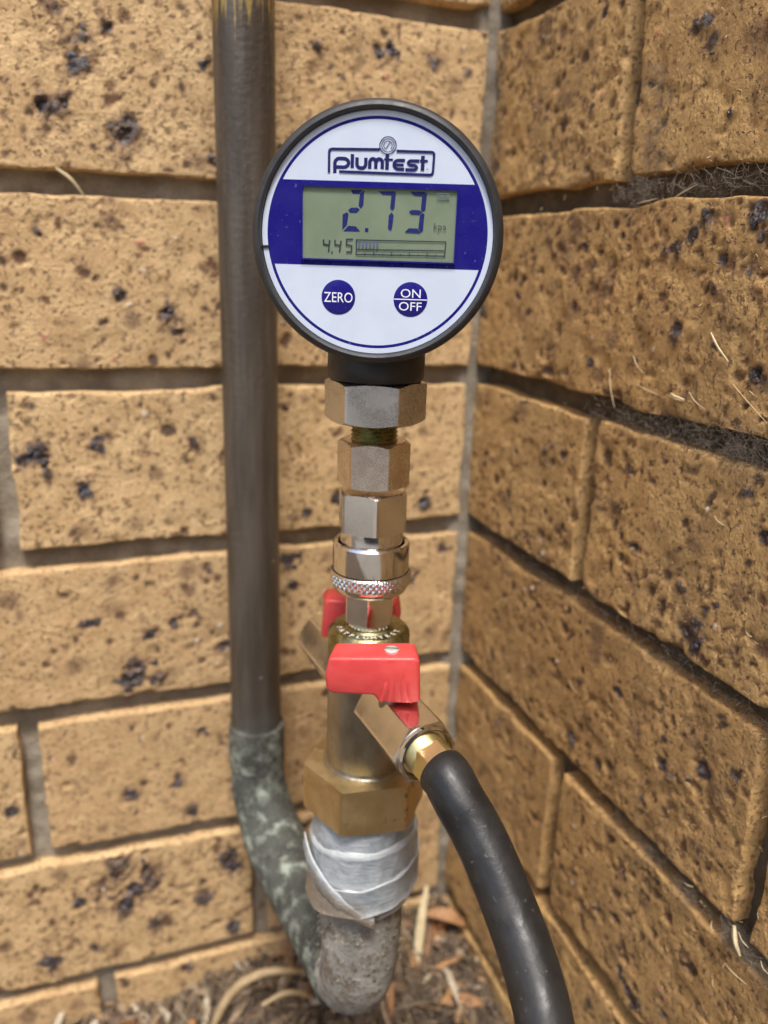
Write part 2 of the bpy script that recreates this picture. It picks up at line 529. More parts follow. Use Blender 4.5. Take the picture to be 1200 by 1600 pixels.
def straw(name, c0, c1, sc=.15):
    t = NT(name)
    P = t.coords(rand=True)
    return t.set(Base_Color=t.mix(t.smap(t.noise(P, sc, 4), .35, .65), c0, c1), Roughness=.6, Normal=t.bump(t.noise(P, .8, 4), .2))
M['straw'] = straw('dry_straw', (.55, .42, .22), (.70, .58, .36))
M['straw_pale'] = straw('pale_stick', (.50, .43, .29), (.62, .55, .40))
M['root'] = straw('brown_stem', (.30, .21, .105), (.42, .31, .17), .1)
M['leaf_brown'] = straw('brown_leaf', (.22, .10, .045), (.34, .17, .07))
M['leaf_orange'] = straw('orange_leaf', (.24, .115, .045), (.38, .20, .085), .3)
M['leaf_red'] = straw('red_fleck', (.35, .04, .04), (.45, .08, .07))
t = NT('cobweb'); M['web'] = t.set(Base_Color=(.23, .19, .145), Roughness=.8)
t = NT('cobweb_dark'); M['web_dark'] = t.set(Base_Color=(.12, .095, .07), Roughness=.85)

# ------------------------------------------------------------------ ground
def ground_z(x, y):
    base = -546 + 26 * np.clip((x + 230) / 230, 0, 1) * np.exp(-(y / 130.0) ** 2)
    near = np.exp(-((x + 110) / 900.0) ** 2 - (y / 900.0) ** 2)
    return base + near * (9 * fbm(x / 60, y / 60, 3, 3) + 4 * fbm(x / 11, y / 11, 9, 2))
xs = np.concatenate([-20000 * np.geomspace(1, .03, 14), np.arange(-520, 16, 5.0), np.geomspace(60, 20000, 12)])
ys = np.concatenate([-20000 * np.geomspace(1, .03, 14), np.arange(-480, 16, 5.0), np.geomspace(60, 20000, 12)])
XX, YY = np.meshgrid(xs, ys, indexing='ij')
V = np.stack([XX.ravel(), YY.ravel(), ground_z(XX, YY).ravel()], 1)
g = mk('ground', V, grid_faces(len(xs), len(ys)), M['soil'], sharp=None)
tag(g, kind='structure')

t = NT('bounce_paving'); P = t.coords(rand=True)
M['concrete'] = t.set(Base_Color=t.mix(t.noise(P, .01, 6, .65), (.17, .16, .145), (.25, .24, .215)), Roughness=.88, Normal=t.bump(t.noise(P, .4, 5, .7), .8))
pav = empty('added_bounce_path', (-1200, -1800, -540))  # unseen path, added for upward bounce and reflections in the metal
tag(pav, kind='structure')
for i in range(5):
    for j in range(4):
        V, F = box(-3000 + i * 620, -3000 + i * 620 + 610, -3000 + j * 620, -3000 + j * 620 + 610, -600, -528 + (i * 3 + j * 5) % 3)
        mk('added_paving_slab', V, F, M['concrete'], pav, (-1200, -1800, -540), smooth=False)
t = NT('added_fence_timber'); P = t.coords(rand=True, stretch=(1, 1, .06))
M['timber'] = t.set(Base_Color=t.mix(t.noise(P, .08, 5, .65), (.06, .048, .038), (.12, .10, .082)), Roughness=.85, Normal=t.bump(t.noise(P, .3, 4), .8))
fence = empty('light_blocker_fence', (-1200, -3300, -540))  # added out of view to cut low sky and darken metal reflections
tag(fence, 'unseen dark paling fence added to block low sky and darken reflections', 'fence')
pale_me = mesh_data('paling', *box(-48, 48, -8, 8, 0, 1750), M['timber'], smooth=False)
for i in range(44):
    o = bpy.data.objects.new('paling', pale_me)
    o.parent = fence
    o.location = ((-2150 + i * 101) * MM, (i % 2) * .004, (i * 7 % 5) * .004)
    link(o)
# ------------------------------------------------------------------ brick walls
COURSE = 86.0
BH = 76.0
def fine_axis(n_mm, step):
    e = [0, .5, 1.2, 2.2, 3.4]
    k = max(2, int(round((n_mm - 6.8) / step)))
    mid = list(np.linspace(3.4, n_mm - 3.4, k + 1)[1:-1])
    return np.array(e + mid + [n_mm - v for v in e[::-1]])

def quad_mesh(name, V, Q, mat, attrs):
    V = np.asarray(V, np.float32) * MM
    Q = np.asarray(Q, np.int32)
    me = bpy.data.meshes.new(name)
    me.vertices.add(len(V)); me.vertices.foreach_set('co', V.ravel())
    me.loops.add(Q.size); me.loops.foreach_set('vertex_index', Q.ravel())
    me.polygons.add(len(Q)); me.polygons.foreach_set('loop_start', np.arange(0, Q.size, 4, dtype=np.int32))
    me.update(calc_edges=True)
    me.polygons.foreach_set('use_smooth', np.ones(len(Q), bool))
    for k, a in attrs.items():
        at = me.attributes.new(k, 'FLOAT', 'POINT')
        at.data.foreach_set('value', np.asarray(a, dtype=np.float32))
    me.materials.append(mat)
    me.set_sharp_from_angle(angle=R(50))
    return me

def grid_quads(n, m):
    I, J = np.meshgrid(np.arange(n - 1), np.arange(m - 1), indexing='ij')
    a = (I * m + J).ravel()
    return np.stack([a, a + m, a + m + 1, a + 1], 1)

def brick_mesh(L, H, seed, step, spots, vert=False):
    """spots: (x, z, r, aspect) of slag on this face, in brick coordinates"""
    rng = np.random.default_rng(seed)
    U, Vv = fine_axis(L, step), fine_axis(H, step)
    n, m = len(U), len(Vv)
    X, Z = np.meshgrid(U, Vv, indexing='ij')
    e = np.minimum(np.minimum(X, L - X), np.minimum(Z, H - Z))
    chip = np.clip(fbm(X / 11, Z / 11, seed, 4) - .12, 0, 1)
    rr = .9 + 8.0 * np.clip(chip - .03, 0, 1)
    inset = np.where(e < rr, rr - np.sqrt(np.maximum(rr ** 2 - (rr - e) ** 2, 0)), 0)
    inset = np.minimum(inset, 3.0)
    vs = 1.3 if vert else 1.0
    Y = inset - .5 * fbm(X / 45, Z / 30, seed + 1, 2) - (.30 if vert else .20) * fbm(X / 6, Z / (6 * vs), seed + 2, 4)
    tear = fbm(X / 13, Z / (10 * vs), seed + 5, 5)
    Y = Y + (.6 if vert else .32) * np.clip((tear - .17) * 14, 0, 1) - .12 * np.clip((tear + .28) * -10, 0, 1)
    # warped drawing coordinates give the marks ragged outlines
    Xw = X + 1.5 * fbm(X / 3.2, Z / 3.2, seed + 21, 3) + 2.2 * fbm(X / 11, Z / 11, seed + 23, 2)
    Zw = Z + 1.5 * fbm(X / 3.2, Z / 3.2, seed + 31, 3) + 2.2 * fbm(X / 11, Z / 11, seed + 33, 2)
    pit = np.zeros_like(X); iron = np.zeros_like(X); scorch = np.zeros_like(X); pale = np.zeros_like(X)
    def window(cx, cz, w):
        i0, i1 = np.searchsorted(U, (cx - w, cx + w)); j0, j1 = np.searchsorted(Vv, (cz - w, cz + w))
        return slice(i0, max(i1, i0 + 1)), slice(j0, max(j1, j0 + 1))
    def ell(sl, cx, cz, r, asp, an):
        dx, dz = Xw[sl] - cx, Zw[sl] - cz
        a = (dx * math.cos(an) + dz * math.sin(an)) * math.sqrt(asp)
        b = (-dx * math.sin(an) + dz * math.cos(an)) / math.sqrt(asp)
        return (a * a + b * b) / (r * r)
    k = L / 230
    dens = rng.uniform(.7, 1.3) * (1.45 if vert else 1.0)
    for cnt, lo, hi, dep in ((int(620 * k * dens), .45, 1.05, .7), (int(170 * k * dens), .9, 2.1, 1.1), (int(26 * k * dens), 1.8, 3.4, 1.6)):
        for q in range(cnt):
            cx, cz = rng.uniform(0, L), rng.uniform(0, H)
            # specks come in loose drifts
            if fbm(np.array(cx / 40), np.array(cz / 25), seed + 77, 2) < rng.uniform(-.45, .2): continue
            r = rng.uniform(lo, hi)
            asp = rng.uniform(.6, 1.7) / vs
            sl = window(cx, cz, r * 2.6 + 2)
            w = np.exp(-ell(sl, cx, cz, r, asp, rng.normal(0, .6 if not vert else .25)) ** 2.6)
            Y[sl] += w * dep * rng.uniform(.05, 1) * (1 if vert else .7)
            pit[sl] = np.maximum(pit[sl], w * rng.uniform(.12, 1))
    for q in range(int(18 * k * dens)):
        cx, cz, r = rng.uniform(0, L), rng.uniform(0, H), rng.uniform(2.0, 8)
        sl = window(cx, cz, r * 2.2 + 2)
        scorch[sl] = np.maximum(scorch[sl], np.exp(-ell(sl, cx, cz, r, rng.uniform(.6, 1.5) / vs, rng.normal(0, .5))) * rng.uniform(.4, .9))
    for q in range(int(16 * k)):
        cx, cz, r = rng.uniform(0, L), rng.uniform(0, H), rng.uniform(.6, 1.5)
        sl = window(cx, cz, r * 2.2 + 2)
        w = np.exp(-ell(sl, cx, cz, r, rng.uniform(.6, 1.4), 0) ** 2)
        pale[sl] = np.maximum(pale[sl], w); Y[sl] -= w * .5
    extra = [(rng.uniform(2, L - 2), rng.uniform(2, H - 2), rng.uniform(1.2, 2.6), rng.uniform(.7, 1.6) * vs) for q in range(int(9 * k * dens))]
    ragged = fbm(X / 5.0, Z / 5.0, seed + 71, 3)
    lump = fbm(X / 2.4, Z / 2.4, seed + 61, 3)
    for (cx, cz, r, asp) in list(spots) + extra:
        sl = window(cx, cz, r * 3.0 * max(1, asp ** .5) + 4)
        q = ell(sl, cx, cz, r * .95, 1 / asp if asp else 1, rng.normal(0, .25)) * (1 + 2.2 * ragged[sl]).clip(.3, 3)
        w = np.exp(-q ** 1.8)
        iron[sl] = np.maximum(iron[sl], w * rng.uniform(.5, 1.0))
        scorch[sl] = np.maximum(scorch[sl], .85 * np.exp(-q / 2.4))
        Y[sl] += w * (.25 - 2.6 * lump[sl] - .05 * r * (lump[sl] > 0))
    wob = np.exp(-X / 6) - np.exp(-(L - X) / 6)
    X2 = X + wob * fbm(Z / 20, X * 0 + 3.3, seed + 8, 4) * 2.0
    wob = np.exp(-Z / 6) - np.exp(-(H - Z) / 6)
    Z2 = Z + wob * fbm(X / 25, Z * 0 + 7.1, seed + 9, 4) * 2.2
    V = np.stack([X2.ravel() - L / 2, Y.ravel(), Z2.ravel() - H / 2], 1)
    Q = grid_quads(n, m)
    ring = np.array([i * m for i in range(n)] + [(n - 1) * m + j for j in range(1, m)] + [i * m + m - 1 for i in range(n - 2, -1, -1)] + [j for j in range(m - 2, 0, -1)])
    off = len(V); kk = len(ring)
    back = V[ring].copy(); back[:, 1] = 55
    V = np.concatenate([V, back])
    idx = np.arange(kk); nx = (idx + 1) % kk
    Q = np.concatenate([Q, np.stack([ring, off + idx, off + nx, ring[nx]], 1)])
    em = np.clip((e - .2) / 1.2, 0, 1)
    pit, iron, scorch, pale = pit * em, iron * em, scorch * em, pale * em
    z0 = np.zeros(kk)
    return V, Q, {a: np.concatenate([b.ravel(), z0]) for a, b in (('pit', pit), ('iron', iron), ('scorch', scorch), ('pale', pale))}

def spot_mesh(seed):
    bm = bmesh.new()
    bmesh.ops.create_icosphere(bm, subdivisions=3, radius=1.0)
    rnd = random.Random(seed)
    off = Vector((rnd.uniform(0, 99), rnd.uniform(0, 99), rnd.uniform(0, 99)))
    for v in bm.verts:
        d = v.co.normalized()
        n1 = mnoise.noise(d * 1.6 + off); n2 = mnoise.noise(d * 4.0 + off)
        s = 1 + .55 * n1 + .35 * n2
        v.co = d * s
    me = bpy.data.meshes.new('iron_spot')
    for v in bm.verts: v.co *= MM
    bm.to_mesh(me); bm.free()
    me.polygons.foreach_set('use_smooth', [True] * len(me.polygons))
    return me
SPOTS = [spot_mesh(i) for i in range(8)]
for s in SPOTS: s.materials.append(M['iron'])
GROG = spot_mesh(40); GROG.materials.append(M['grog'])

BACK_SPOTS = [(-207.6, -51.8, 6.0, 1), (-179.5, -58.8, 7.3, 1), (-194.1, -24.3, 4.6, 2), (-197.3, -33.0, 4.6, 1), (-184.9, -18.5, 2.7, 1), (-163.8, -136.3, 5.1, 1.6), (-159.7, -145.1, 3.3, 1), (-194.1, -140.9, 2.7, 1.5), (-227.8, -201.6, 6.6, 0.9), (-222.8, -209.0, 3.9, 0.7), (-200.6, -197.0, 4.9, 1), (-207.9, -219.4, 4.0, 1.2), (-191.6, -325.0, 7.4, 0.6), (-177.0, -325.4, 4.8, 0.7), (-218.0, -101.5, 2.2, 1), (-209.8, -289.7, 3.6, 1.3), (-204.9, -438.9, 12.2, 0.35), (-188.1, -450.7, 9.5, 0.6), (-195.5, -456.7, 6.2, 0.6), (-226.3, -456.0, 4.6, 1.1), (-201.1, -464.0, 7.3, 0.7), (-186.8, -481.7, 4.9, 0.9), (-158.1, -471.5, 6.4, 0.7), (-141.6, -497.4, 5.4, 0.7), (-142.5, -450.6, 5.7, 0.7), (-244.3, -493.7, 6.5, 0.5), (-195.4, -392.9, 3.5, 1), (-204.5, -13.7, 3.2, 0.6), (-93.0, -16.4, 4.4, 1), (-63.8, -15.1, 4.2, 1.1), (-56.8, -14.3, 3.3, 1), (-33.8, -17.7, 4.0, 0.9), (-16.7, -18.8, 2.2, 1), (-81.3, -26.6, 2.1, 2.2), (-97.3, -238.8, 3.8, 1), (-105.4, -266.7, 4.8, 0.7), (-104.4, -280.3, 3.1, 1.2), (-29.1, -239.3, 4.3, 0.7), (-33.8, -282.8, 3.7, 0.8), (-192.9, -352.7, 2.4, 1), (-154.6, -362.4, 3.2, 1), (-171.4, -391.8, 3.2, 1), (-163.4, -412.5, 3.6, 0.8), (-248.8, -332.3, 1.9, 1), (-142.3, -66.5, 3.5, 1), (-144.0, -28.8, 2.5, 1.5), (-184.9, -127.9, 2.6, 1), (-227.7, -178.2, 2.0, 1), (-155.6, -198.0, 2.5, 1.2), (-149.8, -265.8, 3.0, 1), (-169.0, -294.9, 3.0, 0.6), (-157.3, -290.9, 2.4, 1), (-180.7, -300.7, 3.0, 1), (-141.0, -311.7, 3.5, 1.2), (-254.8, -391.7, 2.7, 1), (-220.1, -489.9, 3.3, 1)]
RIGHT_SPOTS = [(-150.6, -31.1, 3.9, 2), (-155.7, -37.9, 3.0, 1.2), (-43.4, -12.2, 2.6, 2.4), (-164.5, -92.4, 3.1, 1), (-188.7, -92.6, 3.6, 1), (-191.3, -97.4, 3.6, 1.4), (-158.1, -98.5, 3.2, 1), (-145.8, -102.8, 2.6, 0.8), (-158.0, -131.6, 3.3, 1), (-199.0, -142.4, 4.1, 1), (-202.1, -179.0, 2.1, 1.8), (-189.0, -241.0, 5.2, 0.7), (-183.2, -238.4, 3.3, 1), (-196.8, -222.5, 1.8, 1), (-177.3, -223.5, 1.9, 1), (-92.5, -101.1, 1.9, 3), (-48.5, -131.0, 2.8, 1.2), (-176.6, -408.9, 3.4, 2.6), (-184.6, -412.8, 5.0, 1.6), (-201.6, -285.8, 2.8, 1), (-180.9, -297.7, 2.3, 1), (-206.7, -318.6, 2.2, 1.8), (-166.6, -385.3, 2.0, 2.6), (-208.1, -369.9, 2.5, 1.5), (-125.4, -44.2, 2.1, 3.4), (-133.0, -60.3, 2.1, 3), (-136.2, -69.3, 2.3, 1.5), (-81.8, -41.6, 1.6, 3.5), (-75.9, -68.6, 2.5, 1), (-174.6, -116.4, 2.0, 1), (-181.1, -109.0, 1.7, 1.2), (-189.2, -109.9, 2.3, 1.2), (-50.9, -63.2, 1.5, 1.5), (-37.7, -123.1, 2.2, 1.3), (-74.0, -194.0, 1.8, 1), (-90.7, -191.8, 2.3, 1), (-46.7, -200.0, 1.6, 1.2), (-134.7, -203.7, 1.6, 1.5), (-193.0, -227.8, 2.1, 1), (-122.0, -293.2, 2.6, 1.4), (-85.3, -278.9, 2.2, 1.4), (-205.9, -323.5, 1.7, 2), (-140.2, -322.2, 2.0, 1), (-220.5, -276.1, 1.5, 1.4), (-199.6, -396.2, 1.6, 1.5), (-168.8, -60.7, 1.5, 1)]

def add_spot(par, lx, lz, r, asp, mesh=None, name='iron_spot', squash=.32):
    o = bpy.data.objects.new(name, mesh or random.choice(SPOTS))
    o.parent = par
    o.location = (lx * MM, .0002 * r * .3, lz * MM)
    a = math.sqrt(asp)
    o.scale = (r / a, r * squash, r * a)
    o.rotation_euler = (0, random.uniform(-.35, .35), 0)
    return link(o)

def build_wall(name, label, rows, mat, mortar, rotz, spots, vert, far, seed0, step):
    """rows: {k: [(a0,a1),...]} brick extents along the wall (mm from the corner, positive outward)"""
    W = empty(name, (0, 0, -540), rotz)
    tag(W, label, 'wall')
    sgn = -1 if rotz == 0 else 1          # back wall runs to -x, the side wall's local +x runs towards the camera
    for k, lst in rows.items():
        ztop = -COURSE * k
        for i, (a0, a1) in enumerate(lst):
            seed = seed0 + k * 31 + i * 7
            L = a1 - a0
            ca = sgn * (a0 + a1) / 2
            zc = ztop - BH / 2
            mine = [(sgn * d - ca + L / 2, z - zc + BH / 2, r, asp) for (s_, z, r, asp) in spots for d in (-s_,) if a0 + 1 < d < a1 - 1 and abs(z - zc) < BH / 2 - 1]
            V, Q, at_ = brick_mesh(L, BH, seed, step, mine, vert)
            jit = random.uniform(-.7, .7)
            o = bpy.data.objects.new('brick', quad_mesh('brick', V, Q, mat, at_))
            o.parent = W
            o.location = Vector((ca, jit, zc + GZ)) * MM
            o.rotation_euler = (0, R(random.uniform(-.15, .15)), R(random.uniform(-.2, .2)))
            link(o)
            for (cx, cz, r, asp) in mine:
                if r < 3: continue
                for q in range(int(r * .5)):
                    an, rd = random.uniform(0, 6.28), math.sqrt(random.random()) * r * .8
                    add_spot(o, cx - L / 2 + rd * math.cos(an) / math.sqrt(asp), max(-35, min(35, cz - BH / 2 + rd * math.sin(an) * math.sqrt(asp))), random.uniform(.6, 1.5), random.uniform(.6, 1.6), squash=.35)
    # bed of mortar, raked back behind the brick faces
    n0, n1, z0, z1 = -18, 330, -620, 120
    A, Z = np.arange(n0, n1 + 1, 3.0), np.arange(z0, z1 + 1, 3.0)
    AA, ZZ = np.meshgrid(A, Z, indexing='ij')
    YY = (7.6 if sgn < 0 else 8.8) + (1.6 if sgn < 0 else 2.6) * fbm(AA / 22, ZZ / 9, seed0, 3) + 2.0 * fbm(AA / 7, ZZ / 7, seed0 + 4, 3)
    if sgn < 0: YY = np.where(AA < 9.5, 3.0 + .6 * (YY - 7.6), YY)
    Vm = np.stack([(sgn * AA).ravel(), YY.ravel(), ZZ.ravel() + GZ], 1)
    Fm = grid_faces(len(A), len(Z))
    if sgn < 0: Fm = [f[::-1] for f in Fm]
    lo, hi = (-far, -329) if sgn < 0 else (329, far)
    p1 = box(lo, hi, 10, 60, -620 + GZ, 2000 + GZ)
    p2 = box(*((-330, 60) if sgn < 0 else (-60, 330)), 10, 60, 119 + GZ, 2000 + GZ)
    p3 = box(*((-330, 60) if sgn < 0 else (-60, 330)), 14, 60, -620 + GZ, 119 + GZ)
    Vj, Fj = join((Vm, Fm), p1, p2, p3)
    mk('mortar', Vj, Fj, mortar, W, sharp=60)
    # the rest of the wall, beyond what the photograph shows
    parts = []
    have = {k: max(a1 for a0, a1 in l) for k, l in rows.items()}
    for k in range(-22, 8):
        a = have.get(k)
        a = 0 if a is None else a + 10
        if a == 0: a = 10 if k % 2 == 0 else 130
        if k not in rows and a == 130: parts.append(box(*sorted((sgn * 10, sgn * 120)), 0, 55, -COURSE * k - BH + GZ, -COURSE * k + GZ))
        while a < far - 230:
            parts.append(box(*sorted((sgn * a, sgn * (a + 230))), 0, 55, -COURSE * k - BH + GZ, -COURSE * k + GZ))
            a += 240
    Vj, Fj = join(*parts)
    o = mk('brick_courses', Vj, Fj, mat, W, smooth=False)
    tag(o, kind='stuff')
    return W

# back wall: even courses are full bricks from the corner, odd ones start with a half
rows_b = {}
for k in range(-1, 7):
    if k % 2 == 0: rows_b[k] = [(6.5, 238), (248, 478)]
    else: rows_b[k] = [(6.5, 120), (130, 360)]
rows_b[6] = [(6.5, 98), (108, 211), (221, 451)]
wall_back = build_wall('brick_wall', 'pale tan iron-spotted brick wall behind the brown copper pipe', rows_b, M['brick_back'], M['mortar_back'], 0.0, BACK_SPOTS, False, 1900, 100, 1.2)
rows_r = {}
for k in range(-1, 7):
    if k % 2 == 0: rows_r[k] = [(-4, 106), (116, 346)]
    else: rows_r[k] = [(-4, 226), (236, 466)]
wall_right = build_wall('brick_wall', 'dusty tan brick wall, shade in its colour, on the right of the corner, behind the hose', rows_r, M['brick_right'], M['mortar_right'], R(-90), RIGHT_SPOTS, True, 1500, 500, 1.15)

# ------------------------------------------------------------------ fittings: common axis
AX, AY = -111.5, -145.0
VIEW = R(-109.7)
def rz(deg): return VIEW + R(deg)

# --- digital pressure gauge (local frame: front is -y, z up, origin on the stem axis at the gauge centre)
GC = (AX, AY, -103.3)
gauge = empty('pressure_gauge', GC, R(-22.0))
GS = 1.022
gauge.scale = (GS, GS, GS)
def low(VF):
    return [(x / GS, y / GS, (z + 2.5) / GS) for x, y, z in VF[0]], VF[1]
tag(gauge, 'round black digital pressure gauge with white and blue face reading 2.73 kpa', 'gauge')
RW = 33.7
prof = [(0.01, 13), (26, 13), (31, 11.5), (33.5, 8), (34.6, 2), (35.2, -6), (35.4, -12), (36.4, -13.2), (36.9, -15), (36.9, -18.5), (36.5, -20.2), (35.7, -21.2), (34.8, -21.5), (34.2, -21.2), (33.9, -20.2), (33.8, -17)]
V, F = lathe(prof, 128, 'y', cap1=False)
mk('housing', V, F, M['black_rubber'], gauge, sharp=40)
# notch on the rim at nine o'clock
V, F = box(-36.0, -31.7, -20.0, -19, -4.1, -3.4)
mk('rim_notch', V, F, M['black_plastic'], gauge, smooth=False)
def disc(r0, r1, y, segs=128, thick=.4):
    return lathe([(r0, y + thick), (r0, y), (r1, y), (r1, y + thick)], segs, 'y', cap0=False, cap1=False)
FY = -19.6
V, F = lathe([(33.85, FY + .6), (33.7, FY), (.01, FY)], 128, 'y', cap0=False, cap1=False)
face = mk('face_plate', V, F, M['white_face'], gauge, sharp=30)

# artwork on the face: drawing coordinates -> millimetres on the face
def uv(x, y):
    return ((x - 594) / 15.42, (668 - y + (x - 594) * .0255) / 16.31)
def a4(x, y): return uv((100 + x / 5.714) * 2.927, (60 + y / 5.714) * 2.927)
def a5(x, y): return uv((80 + x / 4.8) * 2.927, (140 + y / 4.8) * 2.927)
LAYER = [0.0]
def lay(y0):
    LAYER[0] += .012
    return y0 - LAYER[0]
def flat_poly(pts, y):
    return [(u, y, v) for u, v in pts], [tuple(range(len(pts)))[::-1] if area2(pts) < 0 else tuple(range(len(pts)))]
def area2(p):
    return sum(p[i][0] * p[(i + 1) % len(p)][1] - p[(i + 1) % len(p)][0] * p[i][1] for i in range(len(p)))
def stroke(pts, w, y, closed=False):
    P = [np.array(p, float) for p in pts]
    n = len(P)
    Lp, Rp = [], []
    for i in range(n):
        a = P[(i - 1) % n] if (closed or i > 0) else None
        b = P[(i + 1) % n] if (closed or i < n - 1) else None
        d1 = (P[i] - a) / np.linalg.norm(P[i] - a) if a is not None else None
        d2 = (b - P[i]) / np.linalg.norm(b - P[i]) if b is not None else None
        if d1 is None: d1 = d2
        if d2 is None: d2 = d1
        nn = np.array([-(d1 + d2)[1], (d1 + d2)[0]]); nn /= np.linalg.norm(nn) + 1e-9
        c = max(.45, nn @ np.array([-d1[1], d1[0]]))
        Lp.append(P[i] + nn * w / 2 / c); Rp.append(P[i] - nn * w / 2 / c)
    V = [(q[0], y, q[1]) for q in Lp] + [(q[0], y, q[1]) for q in Rp]
    F = []
    for i in range(n if closed else n - 1):
        j = (i + 1) % n
        F.append((i, n + i, n + j, j))
    return V, F
def rnd_path(pts, r=.35, k=3):
    """round the corners of a 2-D polyline"""
    P = [np.array(p, float) for p in pts]
    out = [P[0]]
    for i in range(1, len(P) - 1):
        a, b, c = P[i - 1], P[i], P[i + 1]
        la, lc = np.linalg.norm(a - b), np.linalg.norm(c - b)
        q = min(r, la * .48, lc * .48)
        s, e = b + (a - b) / la * q, b + (c - b) / lc * q
        for t_ in np.linspace(0, 1, k + 1):
            out.append((1 - t_) ** 2 * s + 2 * t_ * (1 - t_) * b + t_ ** 2 * e)
    out.append(P[-1])
    return out
def text_vf(s, height, cx, cz, y, bold=0.0, space=1.0, xs=1.0):
    cu = bpy.data.curves.new('txt', 'FONT')
    cu.body = s; cu.align_x = 'CENTER'; cu.align_y = 'CENTER'; cu.size = 1.0; cu.offset = bold; cu.space_character = space
    cu.resolution_u = 3
    ob = bpy.data.objects.new('txt', cu); COL.objects.link(ob)
    me = ob.to_mesh()
    V = np.array([v.co[:] for v in me.vertices]); F = [tuple(p.vertices) for p in me.polygons]
    ob.to_mesh_clear(); bpy.data.objects.remove(ob); bpy.data.curves.remove(cu)
    mn, mx = V.min(0), V.max(0)
    k = height / (mx[1] - mn[1])
    V = (V - (mn + mx) / 2) * k
    return [(cx + v[0] * xs, y, cz + v[1]) for v in V], F

# blue ring and the blue band behind the display
ringo, ringi = .954 * RW, .929 * RW
yb = FY - .03
V, F = lathe([(ringi, yb), (ringo, yb)], 160, 'y', cap0=False, cap1=False)
mk('print_ring', V, F, M['blue_ink'], face)
vt, vb = .44 * RW, -.252 * RW
a_t, a_b = math.asin(vt / ringo), math.asin(vb / ringo)
top = [(ringo * math.cos(a), ringo * math.sin(a)) for a in np.linspace(a_b, a_t, 24)]
left = [(-x, y) for x, y in top[::-1]]
LU0, LU1, LV0, LV1 = -.645 * RW, .672 * RW, -.199 * RW, .389 * RW      # display window
yb2 = FY - .05
pts = top + left
hole = [(LU1, LV0), (LU1, LV1), (LU0, LV1), (LU0, LV0)]
# band as four pieces round the window
def arc_side(sign):
    arc = [(sign * x, y) for x, y in top]
    inner = [(LU1 if sign > 0 else LU0, y) for x, y in top]
    n = len(arc)
    V = [(u, yb2, v) for u, v in arc] + [(u, yb2, v) for u, v in inner]
    F = [(i, i + 1, n + i + 1, n + i) if sign > 0 else (i, n + i, n + i + 1, i + 1) for i in range(n - 1)]
    return V, F
b1 = arc_side(1); b2 = arc_side(-1)
b3 = ([(LU0, yb2, LV1), (LU1, yb2, LV1), (LU1, yb2, vt), (LU0, yb2, vt)], [(0, 1, 2, 3)])
b4 = ([(LU0, yb2, vb), (LU1, yb2, vb), (LU1, yb2, LV0), (LU0, yb2, LV0)], [(0, 1, 2, 3)])
V, F = join(b1, b2, b3, b4)
mk('blue_band', V, F, M['blue_ink'], face, smooth=False)
# logo
LAYER[0] = .05
lets = []
def L4(pts, w, r=.45):
    lets.append(stroke(rnd_path([a4(*p) for p in pts], r), w, lay(FY)))
LW = 31 / 5.714 * 2.927 / 16
L4([(208, 416), (208, 315), (232, 292), (300, 293), (326, 315), (326, 345), (300, 366), (222, 364)], LW, .7)
L4([(358, 255), (358, 374)], LW)
L4([(398, 282), (398, 350), (415, 371), (455, 373), (474, 352), (474, 285)], LW, .7)
L4([(508, 379), (508, 315), (524, 294), (545, 295), (560, 312), (560, 379)], LW, .6)
L4([(560, 330), (574, 296), (600, 297), (616, 314), (616, 381)], LW, .6)
L4([(657, 258), (657, 385)], LW * 1.05)
L4([(630, 299), (706, 302)], LW * .6)
L4([(810, 308), (740, 306), (716, 326), (716, 358), (740, 380), (806, 383)], LW * .85, .7)
L4([(716, 344), (800, 346)], LW * .75)
L4([(932, 312), (852, 310), (834, 328), (852, 347), (898, 349), (916, 367), (898, 387), (815, 385)], LW * .85, .5)
L4([(962, 268), (962, 394)], LW * 1.05)
L4([(936, 309), (1005, 312)], LW * .6)
FWd = 22 / 5.714 * 2.927 / 16
L4([(158, 412), (158, 212), (590, 216)], FWd, .9)
L4([(735, 229), (1058, 238), (1052, 430), (245, 402)], FWd, .9)
cx, cy = 660, 183
for rad_, w_ in ((70, 8), (53, 6)):
    lets.append(stroke([a4(cx + rad_ * math.cos(a), cy + rad_ * math.sin(a) * 1.03) for a in np.linspace(0, 2 * math.pi, 33)[:-1]], w_ / 5.714 * 2.927 / 16, lay(FY), True))
lets.append(stroke([a4(cx + 36 * math.cos(a), cy + 36 * math.sin(a)) for a in np.linspace(R(130), R(410), 22)], 6 / 5.714 * 2.927 / 16, lay(FY)))
L4([(640, 214), (680, 152)], .22)
lets.append(text_vf('TM', .38, *a4(1003, 383), lay(FY)))
V, F = join(*lets)
mk('logo', V, F, M['navy_ink'], face, smooth=False)

# display: a shallow well with the segments on it
WY = FY + .9
well = []
for (u0, v0), (u1, v1) in (((LU0, LV0), (LU1, LV0)), ((LU1, LV0), (LU1, LV1)), ((LU1, LV1), (LU0, LV1)), ((LU0, LV1), (LU0, LV0))):
    well.append(([(u0, yb2, v0), (u0, FY - .9, v0), (u1, FY - .9, v1), (u1, yb2, v1)], [(0, 1, 2, 3)]))
scr = mk('display', *flat_poly([(LU0 + .05, LV0 + .05), (LU1 - .05, LV0 + .05), (LU1 - .05, LV1 - .05), (LU0 + .05, LV1 - .05)], FY - .06), M['lcd'], gauge, smooth=False)
def ring_rect(u0, u1, v0, v1, w, y):
    return stroke([(u0, v0), (u1, v0), (u1, v1), (u0, v1)], w, y, True)
